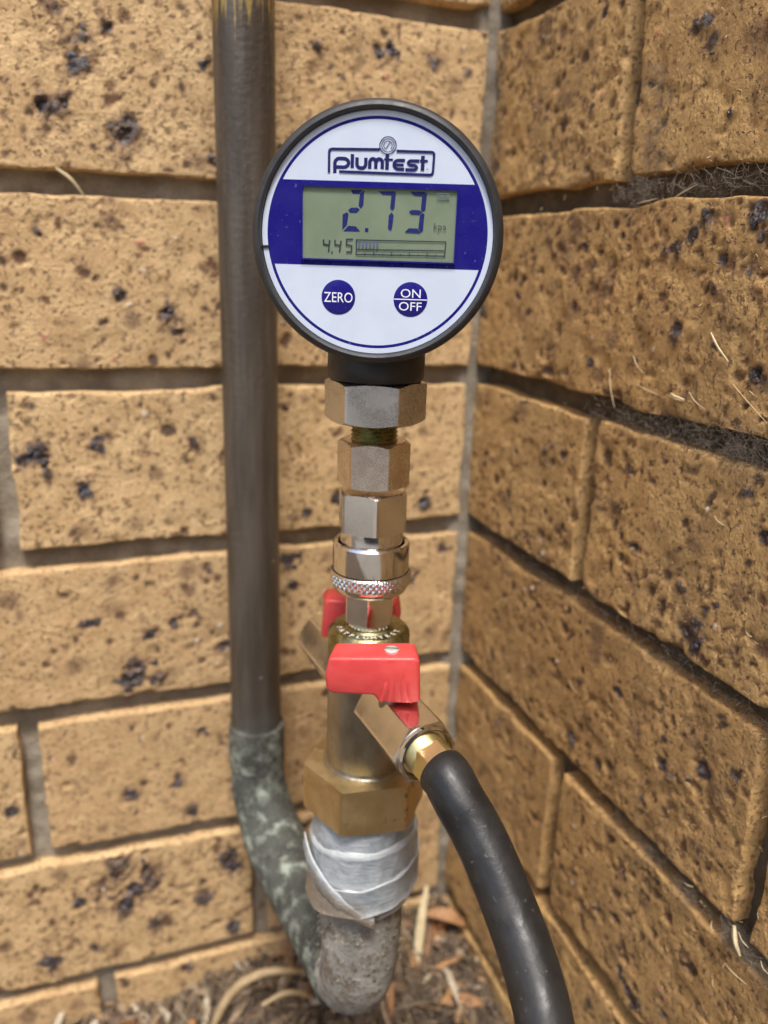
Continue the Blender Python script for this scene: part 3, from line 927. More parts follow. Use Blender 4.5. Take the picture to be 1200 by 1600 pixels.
# raised bezel lip round the window
lip = []
w_ = .45
for (x0, x1, z0, z1) in ((LU0 - w_, LU1 + w_, LV1, LV1 + w_), (LU0 - w_, LU1 + w_, LV0 - w_, LV0), (LU0 - w_, LU0, LV0, LV1), (LU1, LU1 + w_, LV0, LV1)):
    lip.append(box(x0, x1, FY - .85, FY, z0, z1))
V, F = join(*lip)
mk('display_bezel', V, F, M['blue_ink'], gauge, smooth=False)
LAYER[0] = .08
SH = .08
def seg_digit(polys, name='digit', mat='lcd_ink'):
    VF = []
    for p_ in polys:
        VF.append(flat_poly([a5(*q) for q in p_], lay(FY)))
    V, F = join(*VF)
    return mk(name, V, F, M[mat], scr, smooth=False)
seg_digit([[(388, 84), (478, 84), (452, 116), (404, 114)], [(488, 86), (484, 196), (466, 222), (448, 200), (456, 112)], [(372, 234), (392, 214), (440, 212), (458, 228), (436, 252), (388, 252)],
           [(366, 246), (376, 262), (366, 340), (332, 378), (332, 262)], [(340, 386), (376, 346), (432, 350), (462, 388)]])
seg_digit([[(500, 362), (524, 362), (524, 390), (500, 390)]], 'decimal_point')
seg_digit([[(594, 94), (716, 94), (690, 122), (622, 120)], [(718, 100), (712, 214), (696, 234), (680, 216), (686, 122)], [(690, 246), (708, 268), (698, 362), (688, 384), (668, 362), (672, 268)]])
seg_digit([[(822, 96), (936, 98), (912, 128), (852, 124)], [(944, 102), (938, 226), (918, 242), (904, 224), (910, 124)], [(818, 242), (836, 228), (896, 230), (914, 246), (892, 262), (836, 260)],
           [(932, 256), (926, 378), (912, 392), (892, 362), (898, 270), (914, 252)], [(792, 392), (822, 362), (886, 364), (910, 398)]])
# small 4.45
def small_strokes(list_pts, name='digit'):
    VF = [stroke([a5(*q) for q in p_], 11 / 4.8 * 2.927 / 16, lay(FY)) for p_ in list_pts]
    V, F = join(*VF)
    return mk(name, V, F, M['lcd_dark'], scr, smooth=False)
small_strokes([[(194, 448), (196, 484), (236, 490)], [(240, 452), (236, 486), (232, 540)]])
small_strokes([[(252, 542), (264, 542)]], 'decimal_point')
small_strokes([[(280, 450), (280, 486), (318, 492)], [(324, 456), (320, 488), (314, 538)]])
small_strokes([[(412, 446), (366, 446), (364, 486), (404, 494), (402, 540), (364, 542)]])
VF = [stroke([a5(438, 450), a5(1098, 462), a5(1096, 528), a5(438, 522)], .32, lay(FY), True)]
VF.append(stroke([a5(438, 530), a5(438, 558), a5(1094, 568), a5(1096, 534)], .32, lay(FY)))
for i in range(1, 10):
    x = 438 + i * 65.8
    VF.append(stroke([a5(x, 560 + i), a5(x, (538 if i % 2 == 0 else 548) + i)], .3, lay(FY)))
V, F = join(*VF)
mk('bar_graph', V, F, M['lcd_dark'], scr, smooth=False)
VF = [stroke([a5(460 + i * 27, 462), a5(458 + i * 27, 508)], .5, lay(FY)) for i in range(6)]
V, F = join(*VF)
mk('bar_graph_fill', V, F, M['lcd_ink'] if False else plastic('lcd_bar_fill', (.10, .12, .24), (.11, .13, .26), .3, 0, 1, .5), scr, smooth=False)
V, F = text_vf('kpa', 2.2, *a5(1050, 356), lay(FY), .0, 1.15)
mk('unit_text', V, F, M['lcd_dark'], scr, smooth=False)
VF = [stroke([a5(1022, 108), a5(1106, 110), a5(1106, 150), a5(1022, 148)], .22, lay(FY), True)]
VF += [stroke([a5(1040 + i * 18, 118), a5(1040 + i * 18, 140)], .5, lay(FY)) for i in range(4)]
V, F = join(*VF)
mk('battery_symbol', V, F, M['lcd_faint'], scr, smooth=False)

# push buttons
def button(cxy, lines):
    u, v = uv(*cxy)
    rb = 80 / 15.9
    V, F = lathe([(rb, .05), (rb, -.10), (rb * .97, -.16), (.01, -.16)], 64, 'y', (u, FY, v), cap0=False, cap1=False)
    b = mk('button', V, F, M['blue_ink'], gauge, sharp=40)
    LAYER[0] = .17
    VF = []
    for (s, h, dx, dz, xs_) in lines:
        if s == '-':
            VF.append(stroke([(u - rb * .98, v + dz), (u + rb * .98, v + dz)], .28, lay(FY)))
        else:
            VF.append(text_vf(s, h, u + dx, v + dz, lay(FY), .0, 1.0, xs_))
    V, F = join(*VF)
    mk('lettering', V, F, M['white_ink'], b, smooth=False)
    return b
button((423, 950), [('ZERO', 2.9, 0, 0, .82)])
button((755, 958), [('ON', 2.5, 0, 1.75, 1.12), ('-', 0, 0, 0, 1), ('OFF', 2.5, 0, -2.0, 1.12)])

# neck, nut and stem below the case
V, F = low(lathe([(15.6, -47.3), (16.2, -46.6), (16.35, -43), (16.2, -36), (16.2, -26)], 72, 'z', cap1=True))
mk('neck', V, F, M['black_plastic'], gauge, sharp=50)
V, F = low(nut(30.4, -61.6, -47.6, rz(-34) + R(22), .30, .45))
mk('hexagon_nut', V, F, M['nickel_brushed'], gauge, sharp=20)
prof = []
z = -61
while z > -70:
    prof += [(8.1, z), (7.35, z - .7)]
    z -= 1.4
V, F = low(lathe(prof[::-1], 64, 'z'))
mk('threaded_stem', V, F, M['olive'], gauge, sharp=20)

# --- quick coupling
CPO = (AX, AY, -237)
coup = empty('quick_coupling', CPO)
tag(coup, 'silver quick-release coupling with knurled ring between the gauge and the brass valve', 'coupling')
def cz(VF): return at(VF, -1.7)
def at(VF, dz=0):
    V, F = VF
    return [(x + AX, y + AY, z + dz) for x, y, z in V], F
V, F = cz(nut(22.2, -183.2, -167.2, rz(-36), .55, .35))
hx = mk('adaptor_nut', V, F, M['nickel_rough'], coup, CPO, sharp=20)
V, F = cz(nut(22.6, -199.5, -185.0, rz(-53), .42, .25))
mk('body_nut', V, F, M['nickel'], coup, CPO, sharp=20)
V, F = cz(lathe([(11.2, -206), (11.2, -199.2), (10.9, -198.4)], 72))
mk('collar', V, F, M['chrome'], coup, CPO, sharp=30)
V, F = cz(lathe([(12, -214.5), (13.65, -214.2), (13.75, -213.8), (13.75, -204.6), (13.3, -203.9), (12.4, -203.8), (11.9, -204.2), (11.6, -205.5)], 96, cap1=False))
mk('sleeve', V, F, M['chrome'], coup, CPO, sharp=30)
def knurl(segs=540, z0=-219.6, z1=-214.6, rows=22):
    V = []
    N = 44
    tri = lambda q: abs((q % 1.0) * 2 - 1)
    for i in range(segs):
        t_ = 2 * math.pi * i / segs
        for j in range(rows):
            f = j / (rows - 1)
            z = z0 + (z1 - z0) * f
            k = N * i / segs
            h = max(tri(k + z * .42), tri(k - z * .42))
            e = min(1, min(f, 1 - f) * 8)
            r = 13.9 + .55 * h * e + .25 * e
            V.append((r * math.cos(t_), r * math.sin(t_), z))
    return V, grid_faces(segs, rows, wrap_u=True)
V, F = cz(knurl())
mk('knurled_ring', V, F, M['chrome'], coup, CPO, sharp=15)
V, F = cz(lathe([(9, -222.6), (12.0, -222.6), (13.0, -221.8), (13.9, -219.9), (13.9, -219.5)], 96, cap1=False))
mk('end_ring', V, F, M['chrome'], coup, CPO, sharp=30)
V, F = at(nut(16.6, -236.6, -223.5, rz(-4), .3, .5))
pl = mk('plug_nut', V, F, M['nickel'], coup, CPO, sharp=20)
V, F = at(lathe([(7.9, -238.2), (8.3, -237.6), (8.3, -236.6), (7.6, -236.1)], 48))
mk('seal_ring', V, F, M['chrome'], coup, CPO, sharp=30)

# --- brass test valve with two side outlets
VO = (AX, AY, -313)
valve = empty('test_valve', VO)
tag(valve, 'brass test valve with two red levers, screwed onto the taped pipe', 'valve')
V, F = at(lathe([(15.0, -296), (15.1, -292), (15.0, -262), (15.0, -252)], 96))
mk('body', V, F, M['brass_dark'], valve, VO, sharp=30)
V, F = at(lathe([(14.9, -252.2), (15.15, -251.6), (15.15, -241.2), (14.9, -240.6), (13.7, -239.2), (13.4, -238.95), (13.2, -238.9), (9.4, -238.9), (8.6, -238.3), (8.0, -238.2)], 96))
cap = mk('top_cap', V, F, M['olive'], valve, VO, sharp=25)
# raised lettering round the cap
LAYER[0] = 0
VF = []
for s, mid in (('PLUMTEST', 16), ('PAT', -62)):
    for i, ch in enumerate(s):
        ang = rz(mid + (i - (len(s) - 1) / 2) * 14.0)
        v, f = text_vf(ch, 2.1, 0, 0, 0, .015)
        # letters stand upright towards the rim: top of the letter to the axis
        c_, s_ = math.cos(ang), math.sin(ang)
        tx, ty = -s_, c_
        vv = []
        for (a, _, b) in v:
            rr = 11.15 - b
            vv.append((AX + c_ * rr + tx * a, AY + s_ * rr + ty * a, -238.84 + .002 * i))
        VF.append((vv, f))
V, F = join(*VF)
mk('cap_lettering', V, F, M['pale_letter'], cap, VO, smooth=False)
V, F = at(nut(42.0, -314.3, -295.0, rz(-19), .12, .10, hole=None))
mk('hexagon_bush', V, F, M['brass'], valve, VO, sharp=20)
V, F = at(lathe([(16.0, -296.2), (16.3, -295.0), (16.0, -294.5), (15.4, -294.2), (14.9, -292.6)], 96, cap0=False, cap1=False))
mk('joint_ring', V, F, M['brass_dark'], valve, VO, sharp=40)

OZ = -264.5
OA = R(85)
def outlet_xform(VF, flip=False):
    """build about z (z = distance from the axis), turn to lie along the outlet"""
    V, F = VF
    a = OA + (math.pi if flip else 0)
    d = np.array([math.cos(a), -math.sin(a), 0]); up = np.array([0, 0, 1.0]); rt = np.cross(d, up)
    out = [tuple(np.array((AX, AY, OZ)) + d * z + rt * x + up * y) for x, y, z in V]
    return out, F
for flip in (False, True):
    V, F = outlet_xform(nut(20.5, 14.0, 47.0, 0.0, .35, .35), flip)
    ob = mk('outlet_block', V, F, M['nickel'], valve, VO, sharp=20)
    V, F = outlet_xform(lathe([(6, 10), (6, 17)], 32), flip)
    mk('outlet_spigot', V, F, M['brass_dark'], valve, VO)
    V, F = outlet_xform(lathe([(7.2, 46.6), (10.0, 46.6), (10.2, 47.3), (9.9, 48.3), (9.2, 48.7), (8.7, 48.2), (8.4, 47.2)], 72, cap0=False, cap1=False), flip)
    mk('outlet_lip', V, F, M['chrome'], ob, VO, sharp=30)

def lever():
    """red lever seen from the front; local x along the lever, y depth, z up; bevelled solid"""
    out = [(-21.6, -7.0), (-22.2, -1.0), (-21.0, 8.3), (8.6, 9.6), (10.2, 8.2), (10.9, -11.0), (7.5, -11.9), (-3.5, -11.8), (-5.2, -8.6), (-19.5, -8.4)]
    bm = bmesh.new()
    f_ = [bm.verts.new((x * MM, -6.2 * MM, z * MM)) for x, z in out]
    b_ = []
    for x, z in out:
        k = .90 if z > 0 else .96
        b_.append(bm.verts.new(((x * k - .2) * MM, 6.2 * MM, (z * .98) * MM)))
    bm.faces.new(f_)
    bm.faces.new(b_[::-1])
    n = len(out)
    for i in range(n):
        bm.faces.new((f_[(i + 1) % n], f_[i], b_[i], b_[(i + 1) % n]))
    bmesh.ops.recalc_face_normals(bm, faces=bm.faces)
    bmesh.ops.bevel(bm, geom=list(bm.edges), offset=1.3 * MM, segments=3, profile=.5, affect='EDGES')
    me = bpy.data.meshes.new('lever')
    bm.to_mesh(me); bm.free()
    me.materials.append(M['red'])
    me.polygons.foreach_set('use_smooth', [True] * len(me.polygons))
    me.set_sharp_from_angle(angle=R(40))
    return me
LEV = lever()
def ribs_mesh():
    VF = []
    for i, x in enumerate((-1.6, .5, 2.5, 4.5, 6.6)):
        z1 = (-2.5, 1.2, 2.8, 2.6, -1.0)[i]
        lean = (x - 2.5) * .22
        path = [(x + lean * 1.2, -5.75, -11.0), (x, -5.85, -6), (x - lean * .5, -5.7, z1), (x - lean * .55, -5.1, z1 + 1.4)]
        VF.append(tube(catmull(path, 4), [.82] * 8 + [.7] * 4 + [.4], 8))
    return join(*VF)
for flip in (False, True):
    a = OA + (math.pi if flip else 0)
    d = np.array([math.cos(a), -math.sin(a), 0])
    c = np.array((AX, AY, 0)) + d * 27.0
    o = bpy.data.objects.new('lever', LEV)
    o.parent = valve
    o.location = Vector(((c[0] - VO[0] + (-4.0 if not flip else 2.6)) * MM, (c[1] - VO[1]) * MM, ((-243.3 if not flip else -245.0) - VO[2]) * MM))
    o.scale = (.98, 1, .80)
    o.rotation_euler = (0, 0, R(-21) + (math.pi if flip else 0))
    link(o)
    V, F = ribs_mesh()
    mk('grip_ribs', V, F, M['red'], o, sharp=40)
    V, F = lathe([(.01, 8.6), (1.9, 8.6), (2.5, 8.9), (2.5, 9.9), (2.0, 10.25), (.01, 10.35)], 40, cap0=False, cap1=False)
    s = mk('screw', [(x + .4, y - 1.2, z + .4) for x, y, z in V], F, M['screw'], o, sharp=30)
    V, F = box(-2.0, 2.8, -1.55, -.85, 10.45, 10.85)
    mk('screw_slot', V, F, M['stamp'], s, smooth=False)
    V, F = lathe([(3.6, -17.5), (3.6, -9.5)], 32)
    mk('stem', V, F, M['brass_dark'], o)

# brass barb screwed into the front outlet, holding the hose
HO = (AX + 4, -200, OZ)
hose_o = empty('rubber_hose', HO)
tag(hose_o, 'black rubber hose with brass nut, curving down from the front outlet', 'hose')
prof = []
z = 44.0
while z < 52.0:
    prof += [(7.4, z), (6.9, z + .55)]
    z += 1.1
V, F = outlet_xform(lathe(prof, 64))
mk('barb_thread', V, F, M['brass_bright'], hose_o, HO, sharp=20)
V, F = outlet_xform(nut(13.2, 51.6, 60.5, R(40), .3, .3))
mk('barb_nut', V, F, M['brass_bright'], hose_o, HO, sharp=20)
dd = np.array([math.cos(OA), -math.sin(OA), 0])
p0 = np.array((AX, AY, OZ)) + dd * 58.5
HOSE = [p0, p0 + dd * 3.5 + np.array((.3, 0, -.6)), (-104.2, -212.5, -269.6), (-101.7, -217.5, -274.8), (-99.4, -225.0, -281.9), (-97.3, -236.0, -292.1), (-96.7, -248.1, -301.2), (-98.2, -260.0, -309.5), (-101.2, -278.0, -331), (-106.2, -304.0, -375), (-112.2, -340.0, -439), (-120.2, -390.0, -504), (-150, -470, -531), (-200, -640, -534)]
path = catmull(HOSE, 10)
V, F = tube(path, 8.15, 40)
mk('hose', V, F, M['hose'], hose_o, HO, sharp=50)

# ------------------------------------------------------------------ taped galvanised riser with its elbow
PO = (AX, AY, -410)
riser = empty('steel_riser', PO)
tag(riser, 'dusty grey steel pipe with white thread tape below the brass hexagon', 'pipe')
elb = [(AX, AY, -312), (AX, AY, -350), (AX, AY, -375), (AX - .2, AY + .5, -394), (AX - .5, AY + 4, -404), (AX - 1, AY + 9, -409), (AX - 2, AY + 16, -411)]
ep = catmull(elb, 8)
rad = []
for q in ep:
    if q[2] > -372: rad.append(16.9)
    else: rad.append(16.9 - 1.3 * min(1, (-372 - q[2]) / 30))
V, F = tube(ep, rad, 56, rfun=lambda r, i, a: r + .35 * mnoise.noise(Vector((math.cos(a) * 2.5, math.sin(a) * 2.5, i * .35))))
mk('pipe', V, F, M['gal'], riser, PO, sharp=50)
def tape_band(z0, hh, tilt, phi, R0, R1, seed, dirt0, a0=0, a1=360):
    segs, m = 150, 12
    V, dt, ed = [], [], []
    full = (a1 - a0) >= 360
    for i in range(segs):
        t_ = R(a0) + R(a1 - a0) * i / (segs if full else segs - 1)
        for j in range(m):
            f = j / (m - 1)
            e0 = mnoise.noise(Vector((math.cos(t_) * 2.2, math.sin(t_) * 2.2, seed))) * 1.3
            e1 = mnoise.noise(Vector((math.cos(t_) * 2.0, math.sin(t_) * 2.0, seed + 5))) * 1.6
            z = z0 + tilt * math.cos(t_ - phi) + (1 - f) * e1 + f * e0 + (f - .5) * hh
            wob = mnoise.noise(Vector((math.cos(t_) * 4, math.sin(t_) * 4, z * .12 + seed)))
            r = R1 + (R0 - R1) * f + .5 * wob
            if j == 0 or j == m - 1: r -= 1.6
            elif j == 1 or j == m - 2: r += .25
            V.append((AX + r * math.cos(t_), AY + r * math.sin(t_), z))
            ed.append(1.0 if j in (0, 1, m - 1) else (.5 if j in (2, m - 2) else 0.0))
            dphi = (t_ - rz(-60) + math.pi) % (2 * math.pi) - math.pi
            dt.append(dirt0 + .08 + .8 * max(0, (-338 - z) / 20) * max(0, math.cos(dphi)) + .15 * math.cos(dphi))
    F = grid_faces(segs, m, wrap_u=full)
    return V, F, dt, ed
for args in ((-322, 18, .6, rz(0), 19.6, 20.6, 1.0, -.05), (-333, 17, 2.5, rz(60), 21.3, 22.2, 2.7, .0), (-344, 15, 4.5, rz(100), 22.4, 22.6, 4.1, .15), (-353, 11, 2.0, rz(30), 21.4, 18.9, 7.3, .38)):
    V, F, dt, ed = tape_band(*args)
    mk('thread_tape', V, F, M['tape'], riser, PO, sharp=60, attrs={'dirt': dt, 'edge': ed})
# loose flap of tape, slanting across the front left
V, dt = [], []
n, m = 26, 7
for i in range(n):
    f = i / (n - 1)
    t_ = rz(-78 + 92 * f)
    zc = -331 - 24 * f
    for j in range(m):
        g_ = j / (m - 1) - .5
        w = 10 - 4 * f
        r = 24.4 - 1.9 * f - .7 * abs(g_) * 2 + .4 * mnoise.noise(Vector((f * 6, g_ * 3, 1.7)))
        V.append((AX + r * math.cos(t_), AY + r * math.sin(t_), zc + g_ * w))
        dt.append(.42 + .4 * f - .3 * (g_ > .3))
F = grid_faces(n, m)
o = mk('tape_flap', V, F, M['tape'], riser, PO, sharp=None, attrs={'dirt': dt, 'edge': [1.0 if (k % 7) in (0, 6) else 0.0 for k in range(len(V))]})
o.modifiers.new('thickness', 'SOLIDIFY').thickness = .0004

# ------------------------------------------------------------------ copper pipe
CO = (-131.5, -31, -345)
cop = empty('copper_pipe', (-131.5, -31, -GZ))
CO = (-131.5, -31, -GZ)
tag(cop, 'weathered brown copper pipe with green patina at its lower bend', 'pipe')
# vertices stay in wall heights so that the patina follows the pipe; objects carry the offset
def cop_part(name, V, F, sharp=40):
    o = mk(name, np.array(V) - np.array((CO[0], CO[1], 0)), F, M['copper'], cop, sharp=sharp, obj_loc=(0, 0, GZ))
    return o
V, F = tube([(-132.8, -31, z) for z in np.linspace(520, -352, 60)], 12.7, 48)
V = [(x + (0.0039 * (170 - z) if z < 170 else 0) * .5, y, z) for x, y, z in np.array(V)]
cop_part('upright', V, F)
V, F = lathe([(12.8, -366), (14.2, -365.5), (14.4, -364), (14.4, -344), (14.1, -342.2), (12.9, -341.6)], 56)
cop_part('coupling', [(x - 131.6, y - 31, z) for x, y, z in V], F)
cpath = catmull([(-131.6, -31, -366), (-131.3, -33, -378), (-129.6, -40, -390), (-126.8, -53, -400.5), (-122.5, -73, -407), (-118, -95, -410.5), (-114.8, -118, -411.5), (-113, -136, -411.5)], 8)
V, F = tube(cpath, [13.6 + 2.2 * min(1, i / 30) for i in range(len(cpath))], 48, rfun=lambda r, i, a: r + .3 * mnoise.noise(Vector((math.cos(a) * 2, math.sin(a) * 2, i * .25))))
cop_part('bend', V, F)
# pipe clips holding it to the wall above the picture are left out; a stand-off holds the pipe here
# ------------------------------------------------------------------ litter on the ground
def strip(p, length, width, yaw, pitch, curl, n=4, roll=0.0):
    V, F = [], []
    c_, s_ = math.cos(yaw), math.sin(yaw)
    x = z = 0.0
    a = pitch
    pts = []
    for i in range(n + 1):
        pts.append((x, z))
        x += length / n * math.cos(a); z += length / n * math.sin(a); a += curl / n
    for i, (x, z) in enumerate(pts):
        f = i / n
        w = width * (math.sin(math.pi * (0.12 + .86 * f)) ** .8) * .5
        for sgn in (-1, 1):
            yy = sgn * w * math.cos(roll); zz = z + sgn * w * math.sin(roll)
            V.append((p[0] + x * c_ - yy * s_, p[1] + x * s_ + yy * c_, p[2] + zz))
    for i in range(n):
        F.append((2 * i, 2 * i + 2, 2 * i + 3, 2 * i + 1))
    return V, F
VF, tone = [], []
rl = random.Random(5)
for i in range(9000):
    x = rl.uniform(-330, 2); y = -abs(rl.gauss(0, 75)) + 4
    if y < -330: continue
    z = float(ground_z(np.array(x), np.array(y))) + rl.uniform(0, 7)
    k = rl.random()
    if k < .5: v = strip((x, y, z), rl.uniform(4, 15), rl.uniform(.8, 3), rl.uniform(0, 6.28), rl.uniform(-.3, .5), rl.uniform(-1, 1), 4, rl.uniform(-1, 1))
    elif k < .85: v = strip((x, y, z), rl.uniform(8, 34), rl.uniform(.4, 1.1), rl.uniform(0, 6.28), rl.uniform(-.3, .4), rl.uniform(-.9, .5), 5, rl.uniform(-1, 1))
    else:
        r = rl.uniform(1.2, 4.0)
        v = strip((x, y, z), r * 2.2, r * 1.7, rl.uniform(0, 6.28), rl.uniform(-.4, .6), rl.uniform(-1.5, 1.5), 4, rl.uniform(-1, 1))
    VF.append(v)
    tn = min(1, max(0, rl.gauss(.40, .24)))
    tone += [tn] * len(v[0])
for i in range(420):
    x = rl.uniform(-300, 0); y = -abs(rl.gauss(0, 60)) + 2
    z = float(ground_z(np.array(x), np.array(y))) + rl.uniform(2, 9)
    v = strip((x, y, z), rl.uniform(9, 34), rl.uniform(1.2, 6), rl.uniform(0, 6.28), rl.uniform(-.1, .5), rl.uniform(-1.2, .3), 6, rl.uniform(-.8, .8))
    VF.append(v)
    tone += [min(1, max(0, rl.choice((.2, .45, .7, .85, .93, .99)) + rl.gauss(0, .05)))] * len(v[0])
V, F = [], []
for v, f in VF:
    o_ = len(V); V += v; F += [tuple(i + o_ for i in ff) for ff in f]
lit = mk('leaf_litter', V, F, M['litter'], origin=(-150, -60, -540), sharp=None, attrs={'tone': tone})
tag(lit, 'dry brown leaf and grass litter at the foot of the walls', 'litter', kind='stuff')

def blade(name, pts, rad, mat, label, cat, group=None, flat=.45, per=8):
    P = catmull(pts, per)
    n = len(P)
    rr = [rad * (0.35 + .65 * math.sin(math.pi * min(1, .15 + .8 * i / (n - 1)))) for i in range(n)]
    V, F = tube(P, rr, 8, rfun=lambda r, i, a: r * (1 if flat is None else (flat + (1 - flat) * abs(math.cos(a)))))
    og = tuple(P[0])
    o = mk(name, V, F, M[mat], origin=og, sharp=60)
    return tag(o, label, cat, group)
blade('fallen_twig', [(-163, -42, -534), (-158, -41, -518), (-148, -40, -504), (-134, -41, -497), (-120, -43, -497), (-108, -42, -503)], 2.6, 'root', 'arched tan dry twig left of the pipe base', 'twig', flat=None)
blade('fallen_twig', [(-134, -46, -514), (-122, -47, -509), (-112, -48, -511), (-104, -47, -519)], 1.7, 'root', 'thin dry twig under the arched tan twig', 'twig', flat=None)
blade('dead_stick', [(-36, -38, -532), (-32, -31, -518), (-27, -23, -503), (-21, -15, -489)], 4.4, 'straw', 'pale dry stick standing in the litter right of the pipe', 'stick', flat=.6)
def leaf(name, p, length, width, yaw, pitch, curl, roll, mat, label, group=None):
    v, f = [], []
    n, m = 14, 5
    c_, s_ = math.cos(yaw), math.sin(yaw)
    x = z = 0.0; a = pitch
    for i in range(n + 1):
        t_ = i / n
        w = width * .5 * math.sin(math.pi * (.04 + .93 * t_)) ** .75
        for j in range(m):
            q = j / (m - 1) * 2 - 1
            yy = q * w; zz = .35 * abs(q) * w
            y2 = yy * math.cos(roll) - zz * math.sin(roll); z2 = yy * math.sin(roll) + zz * math.cos(roll)
            v.append((x * c_ - y2 * s_, x * s_ + y2 * c_, z + z2))
        x += length / n * math.cos(a); z += length / n * math.sin(a); a += curl / n
    V = np.array(v) + np.array(p)
    o = mk(name, V, grid_faces(n + 1, m), M[mat], origin=p, sharp=None)
    o.modifiers.new('thickness', 'SOLIDIFY').thickness = .0003
    return tag(o, label, 'leaf', group)
leaf('dry_leaf', (-34, -48, -533), 52, 13, R(55), .5, -.3, .6, 'leaf_brown', 'long rust brown leaf leaning beside the pale stick')
leaf('dry_leaf', (-24, -20, -506), 30, 8, R(-25), .35, -1.3, .5, 'leaf_orange', 'orange curled leaf behind the pale stick')
leaf('dry_leaf', (-16, -24, -515), 26, 8, R(10), .1, -1.0, -.4, 'leaf_orange', 'orange leaf against the corner, right of the pale stick')
leaf('dry_leaf', (-34, -66, -525), 30, 7, R(-15), .1, -.5, .8, 'leaf_orange', 'narrow orange leaf low down near the hose')
leaf('dry_leaf', (-92, -78, -527), 26, 8, R(170), .15, -.5, .3, 'leaf_orange', 'orange leaf directly below the pipe elbow')
leaf('dry_leaf', (-62, -64, -531), 30, 5, R(80), 1.0, -.4, .3, 'leaf_brown', 'narrow brown leaf upright just right of the elbow')
leaf('dry_leaf', (-190, -22, -541), 34, 8, R(150), .35, -.7, .5, 'leaf_brown', 'brown leaf at the foot of the wall, far left')

# ------------------------------------------------------------------ straw and cobweb on the walls
RSL = [((-175.7, -130.2), (-186.1, -138.8)), ((-134.8, -142.4), (-142.8, -148.4)), ((-120.3, -149.2), (-126.7, -164.2)), ((-138.9, -152.9), (-153.0, -155.0)), ((-159.7, -153.7), (-167.3, -154.6)), ((-189.4, -145.8), (-206.7, -155.7)), ((-229.5, -332.1), (-234.4, -340.7)), ((-219.5, -339.1), (-221.5, -342.0)), ((-231.8, -332.8), (-237.4, -334.6)), ((-228.4, -349.7), (-239.4, -348.5)), ((-242.7, -334.9), (-246.6, -336.7)), ((-224.7, -360.7), (-226.5, -362.8)), ((-124.3, -47.6), (-131.4, -46.2)), ((-126.4, -85.9), (-138.3, -84.8)), ((-145.1, -86.1), (-159.0, -81.5)), ((-190.1, -191.5), (-196.1, -193.4)), ((-169.0, -151.4), (-178.3, -156.2)), ((-203.9, -335.0), (-208.6, -332.9)), ((-115.3, -293.8), (-122.3, -296.7)), ((-22.3, -377.3), (-31.4, -380.4))]
RADS = {4: .9, 6: 1.15, 0: .45}
WHERE = ['pale straw sliver high on the right wall under the large iron spots', 'short straw sliver above the cobwebbed joint, beside the long upright one', 'long upright straw sliver at the left end of the cobwebbed joint', 'straw sliver lying flat along the cobwebbed joint', 'plump cream seed husk on the cobwebbed joint', 'thin straw sliver slanting at the right picture edge above the cobweb', 'plump pale seed husk in the joint at lower right', 'tiny upright straw bit left of the lower husk', 'thin straw sliver touching the right side of the lower husk', 'long straw sliver slanting below the lower husk', 'straw sliver at the right picture edge, lower joint', 'tiny straw bit on the brick below the lower husk', 'curled straw bit in the dark fissure of the top right brick', 'straw sliver on the upper right joint, left one', 'bent straw sliver on the upper right joint, longer right one', 'short straw sliver in the middle of the large right brick', 'brown straw sliver just right of the cream husk', 'curled pale straw bit caught in the lower cobweb', 'short straw sliver on the brick left of the lower joint', 'short straw sliver near the corner, behind the brass barb']
for i, ((y0, z0), (y1, z1)) in enumerate(RSL):
    rd = RADS.get(i, .2)
    mid = ((y0 + y1) / 2 + random.uniform(-.3, .3), (z0 + z1) / 2 + random.uniform(-.3, .3))
    blade('straw_sliver', [(-1.0, y0, z0), (-1.8, mid[0], mid[1]), (-1.2, y1, z1)], rd, 'straw', WHERE[i], 'straw', 'straw slivers caught on the right wall', flat=.6, per=5)
blade('straw_sliver', [(-208.9, -1.5, -75.7), (-203, -3.2, -80), (-197.8, -1, -87)], .7, 'straw', 'straw sliver hanging from the back wall joint, top left', 'straw', flat=.6, per=5)

def web(name, label, n, fn, mat, rad=.05, lmin=3, lmax=11, seed=1):
    rw = random.Random(seed)
    VF = []
    for i in range(n):
        p = np.array(fn(rw))
        L = rw.uniform(lmin, lmax)
        d = np.array([rw.gauss(0, .45), rw.gauss(0, 1), rw.gauss(0, .8)]); d /= np.linalg.norm(d)
        b = np.array([rw.gauss(0, 1) for _ in range(3)]) * L * .25
        pts = [p - d * L / 2, p + b * .6, p + d * L / 2]
        P = catmull(pts, 3)
        P[:, 0] = np.minimum(P[:, 0], 6)
        VF.append(tube(P, rad * rw.uniform(.6, 1.4), 3, caps=False))
    V, F = [], []
    for v, f in VF:
        o_ = len(V); V += [tuple(q) for q in v]; F += [tuple(i + o_ for i in ff) for ff in f]
    o = mk(name, V, F, M[mat], origin=tuple(np.mean(np.array(V), 0)), sharp=None)
    return tag(o, label, 'cobweb', kind='stuff')
def joint1(rw):
    y = -112 - 125 * rw.random() ** .75
    if math.sin(y * .31) + .6 * math.sin(y * .83 + 1) < rw.uniform(-1.6, 1.2): y = -190 - abs(rw.gauss(0, 28))
    s = 5 + 7 * min(1, (-y - 110) / 80)
    return (rw.uniform(-3.0, 4), y, -167.5 + rw.gauss(0, s * .62))
web('cobweb', 'dusty grey cobweb matted over the joint at middle right', 2000, joint1, 'web', .028, 1.5, 8, 1)
web('cobweb', 'dark brown cobweb dirt packed behind the grey web at middle right', 650, lambda rw: (rw.uniform(-1, 5), -105 - 135 * rw.random() ** .7, -167 + rw.gauss(0, 3.2)), 'web_dark', .09, 3, 9, 2)
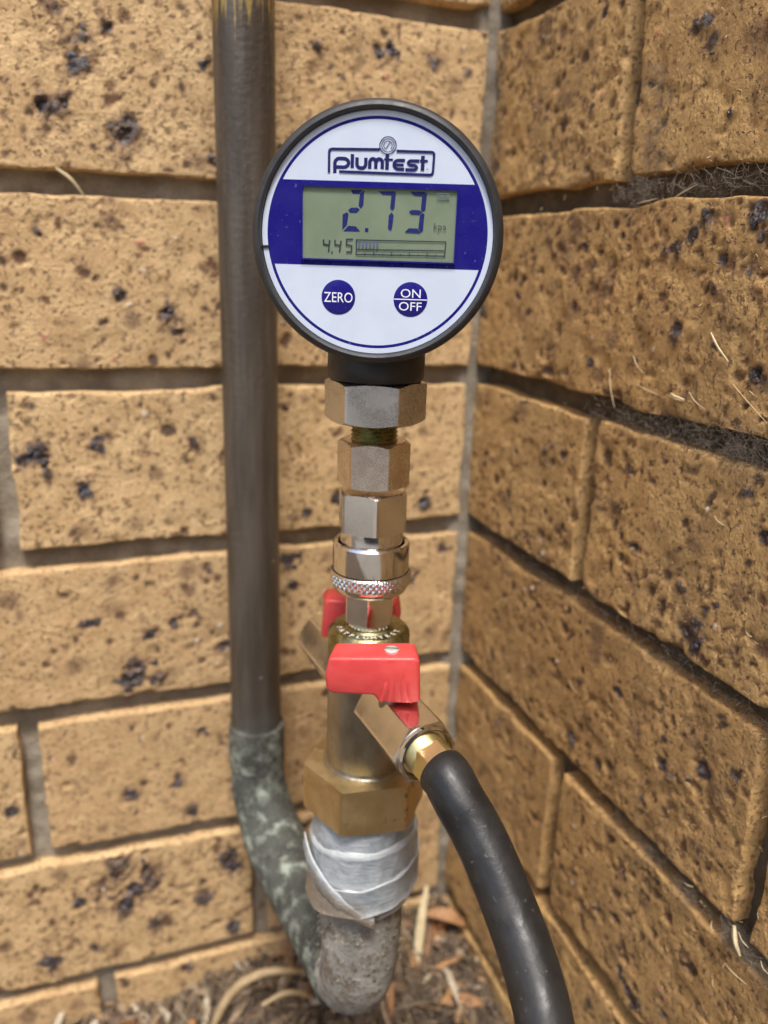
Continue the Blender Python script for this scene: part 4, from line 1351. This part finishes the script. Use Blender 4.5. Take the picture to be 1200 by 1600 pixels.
def joint2(rw):
    y = -155 - 105 * rw.random() ** .8
    if math.sin(y * .27) + .7 * math.sin(y * .7 + 2) < rw.uniform(-1.2, 1.5): y = -225 - abs(rw.gauss(0, 16))
    return (rw.uniform(-1.2, 6), y, -338.8 + rw.gauss(-.5, 2.4))
web('cobweb', 'dusty grey cobweb along the lower right joint around the seed husk', 1700, joint2, 'web', .034, 1.5, 8, 3)
web('cobweb', 'fine cobweb fibres in the top of the corner right of the gauge', 160, lambda rw: (rw.uniform(-9, 0), rw.uniform(-14, -1), rw.uniform(-70, -2)), 'web', .05, 5, 16, 4)
web('cobweb', 'cobweb fibres on the dark fissure of the top right brick', 260, lambda rw: (rw.uniform(-1.6, .5), -127 + rw.gauss(-4, 5), rw.uniform(-85, -38)), 'web', .05, 2, 7, 5)
web('cobweb', 'cobweb fibres in the upper right bed joint above the large brick', 420, lambda rw: (rw.uniform(-1.6, 4), rw.uniform(-215, -110), -81 + rw.gauss(0, 2.6)), 'web', .055, 3, 9, 6)
web('cobweb', 'cobweb dust in the sloping bed joint at centre right', 600, lambda rw: (rw.uniform(-1.0, 5), rw.uniform(-230, -20), -253 + rw.gauss(0, 2.2)), 'web_dark', .08, 3, 8, 7)
web('dry_chaff', 'tiny pale chaff stuck to the dusty right wall', 420, lambda rw: (rw.uniform(-1.2, .2), rw.uniform(-250, -30), rw.uniform(-420, -10)), 'straw', .09, .6, 2.6, 11)['category'] = 'chaff'
def on_riser(rw):
    a = VIEW + rw.uniform(-1.5, 1.5); r_ = 17.4 + rw.random() * .8
    return (AX + r_ * math.cos(a), AY + r_ * math.sin(a), -361 - abs(rw.gauss(0, 12)))
rw_ = random.Random(21)
VF = []
for i in range(110):
    p_ = np.array(on_riser(rw_)); q_ = rw_.uniform(.15, .5)
    VF.append(tube([p_ - np.array((q_, 0, q_ * .4)), p_ + np.array((rw_.uniform(-.3, .3), -.2, rw_.uniform(-.4, .4))), p_ + np.array((q_ * .6, 0, q_))], [q_ * .25, q_ * .45, q_ * .15], 5))
V, F = join(*VF)
tag(mk('dried_grit', V, F, M['straw_pale'], riser, PO, sharp=None), kind='stuff')
print('triangles', sum(len(o.data.loop_triangles) if False else sum(len(p.vertices) - 2 for p in o.data.polygons) for o in bpy.data.objects if o.type == 'MESH'))
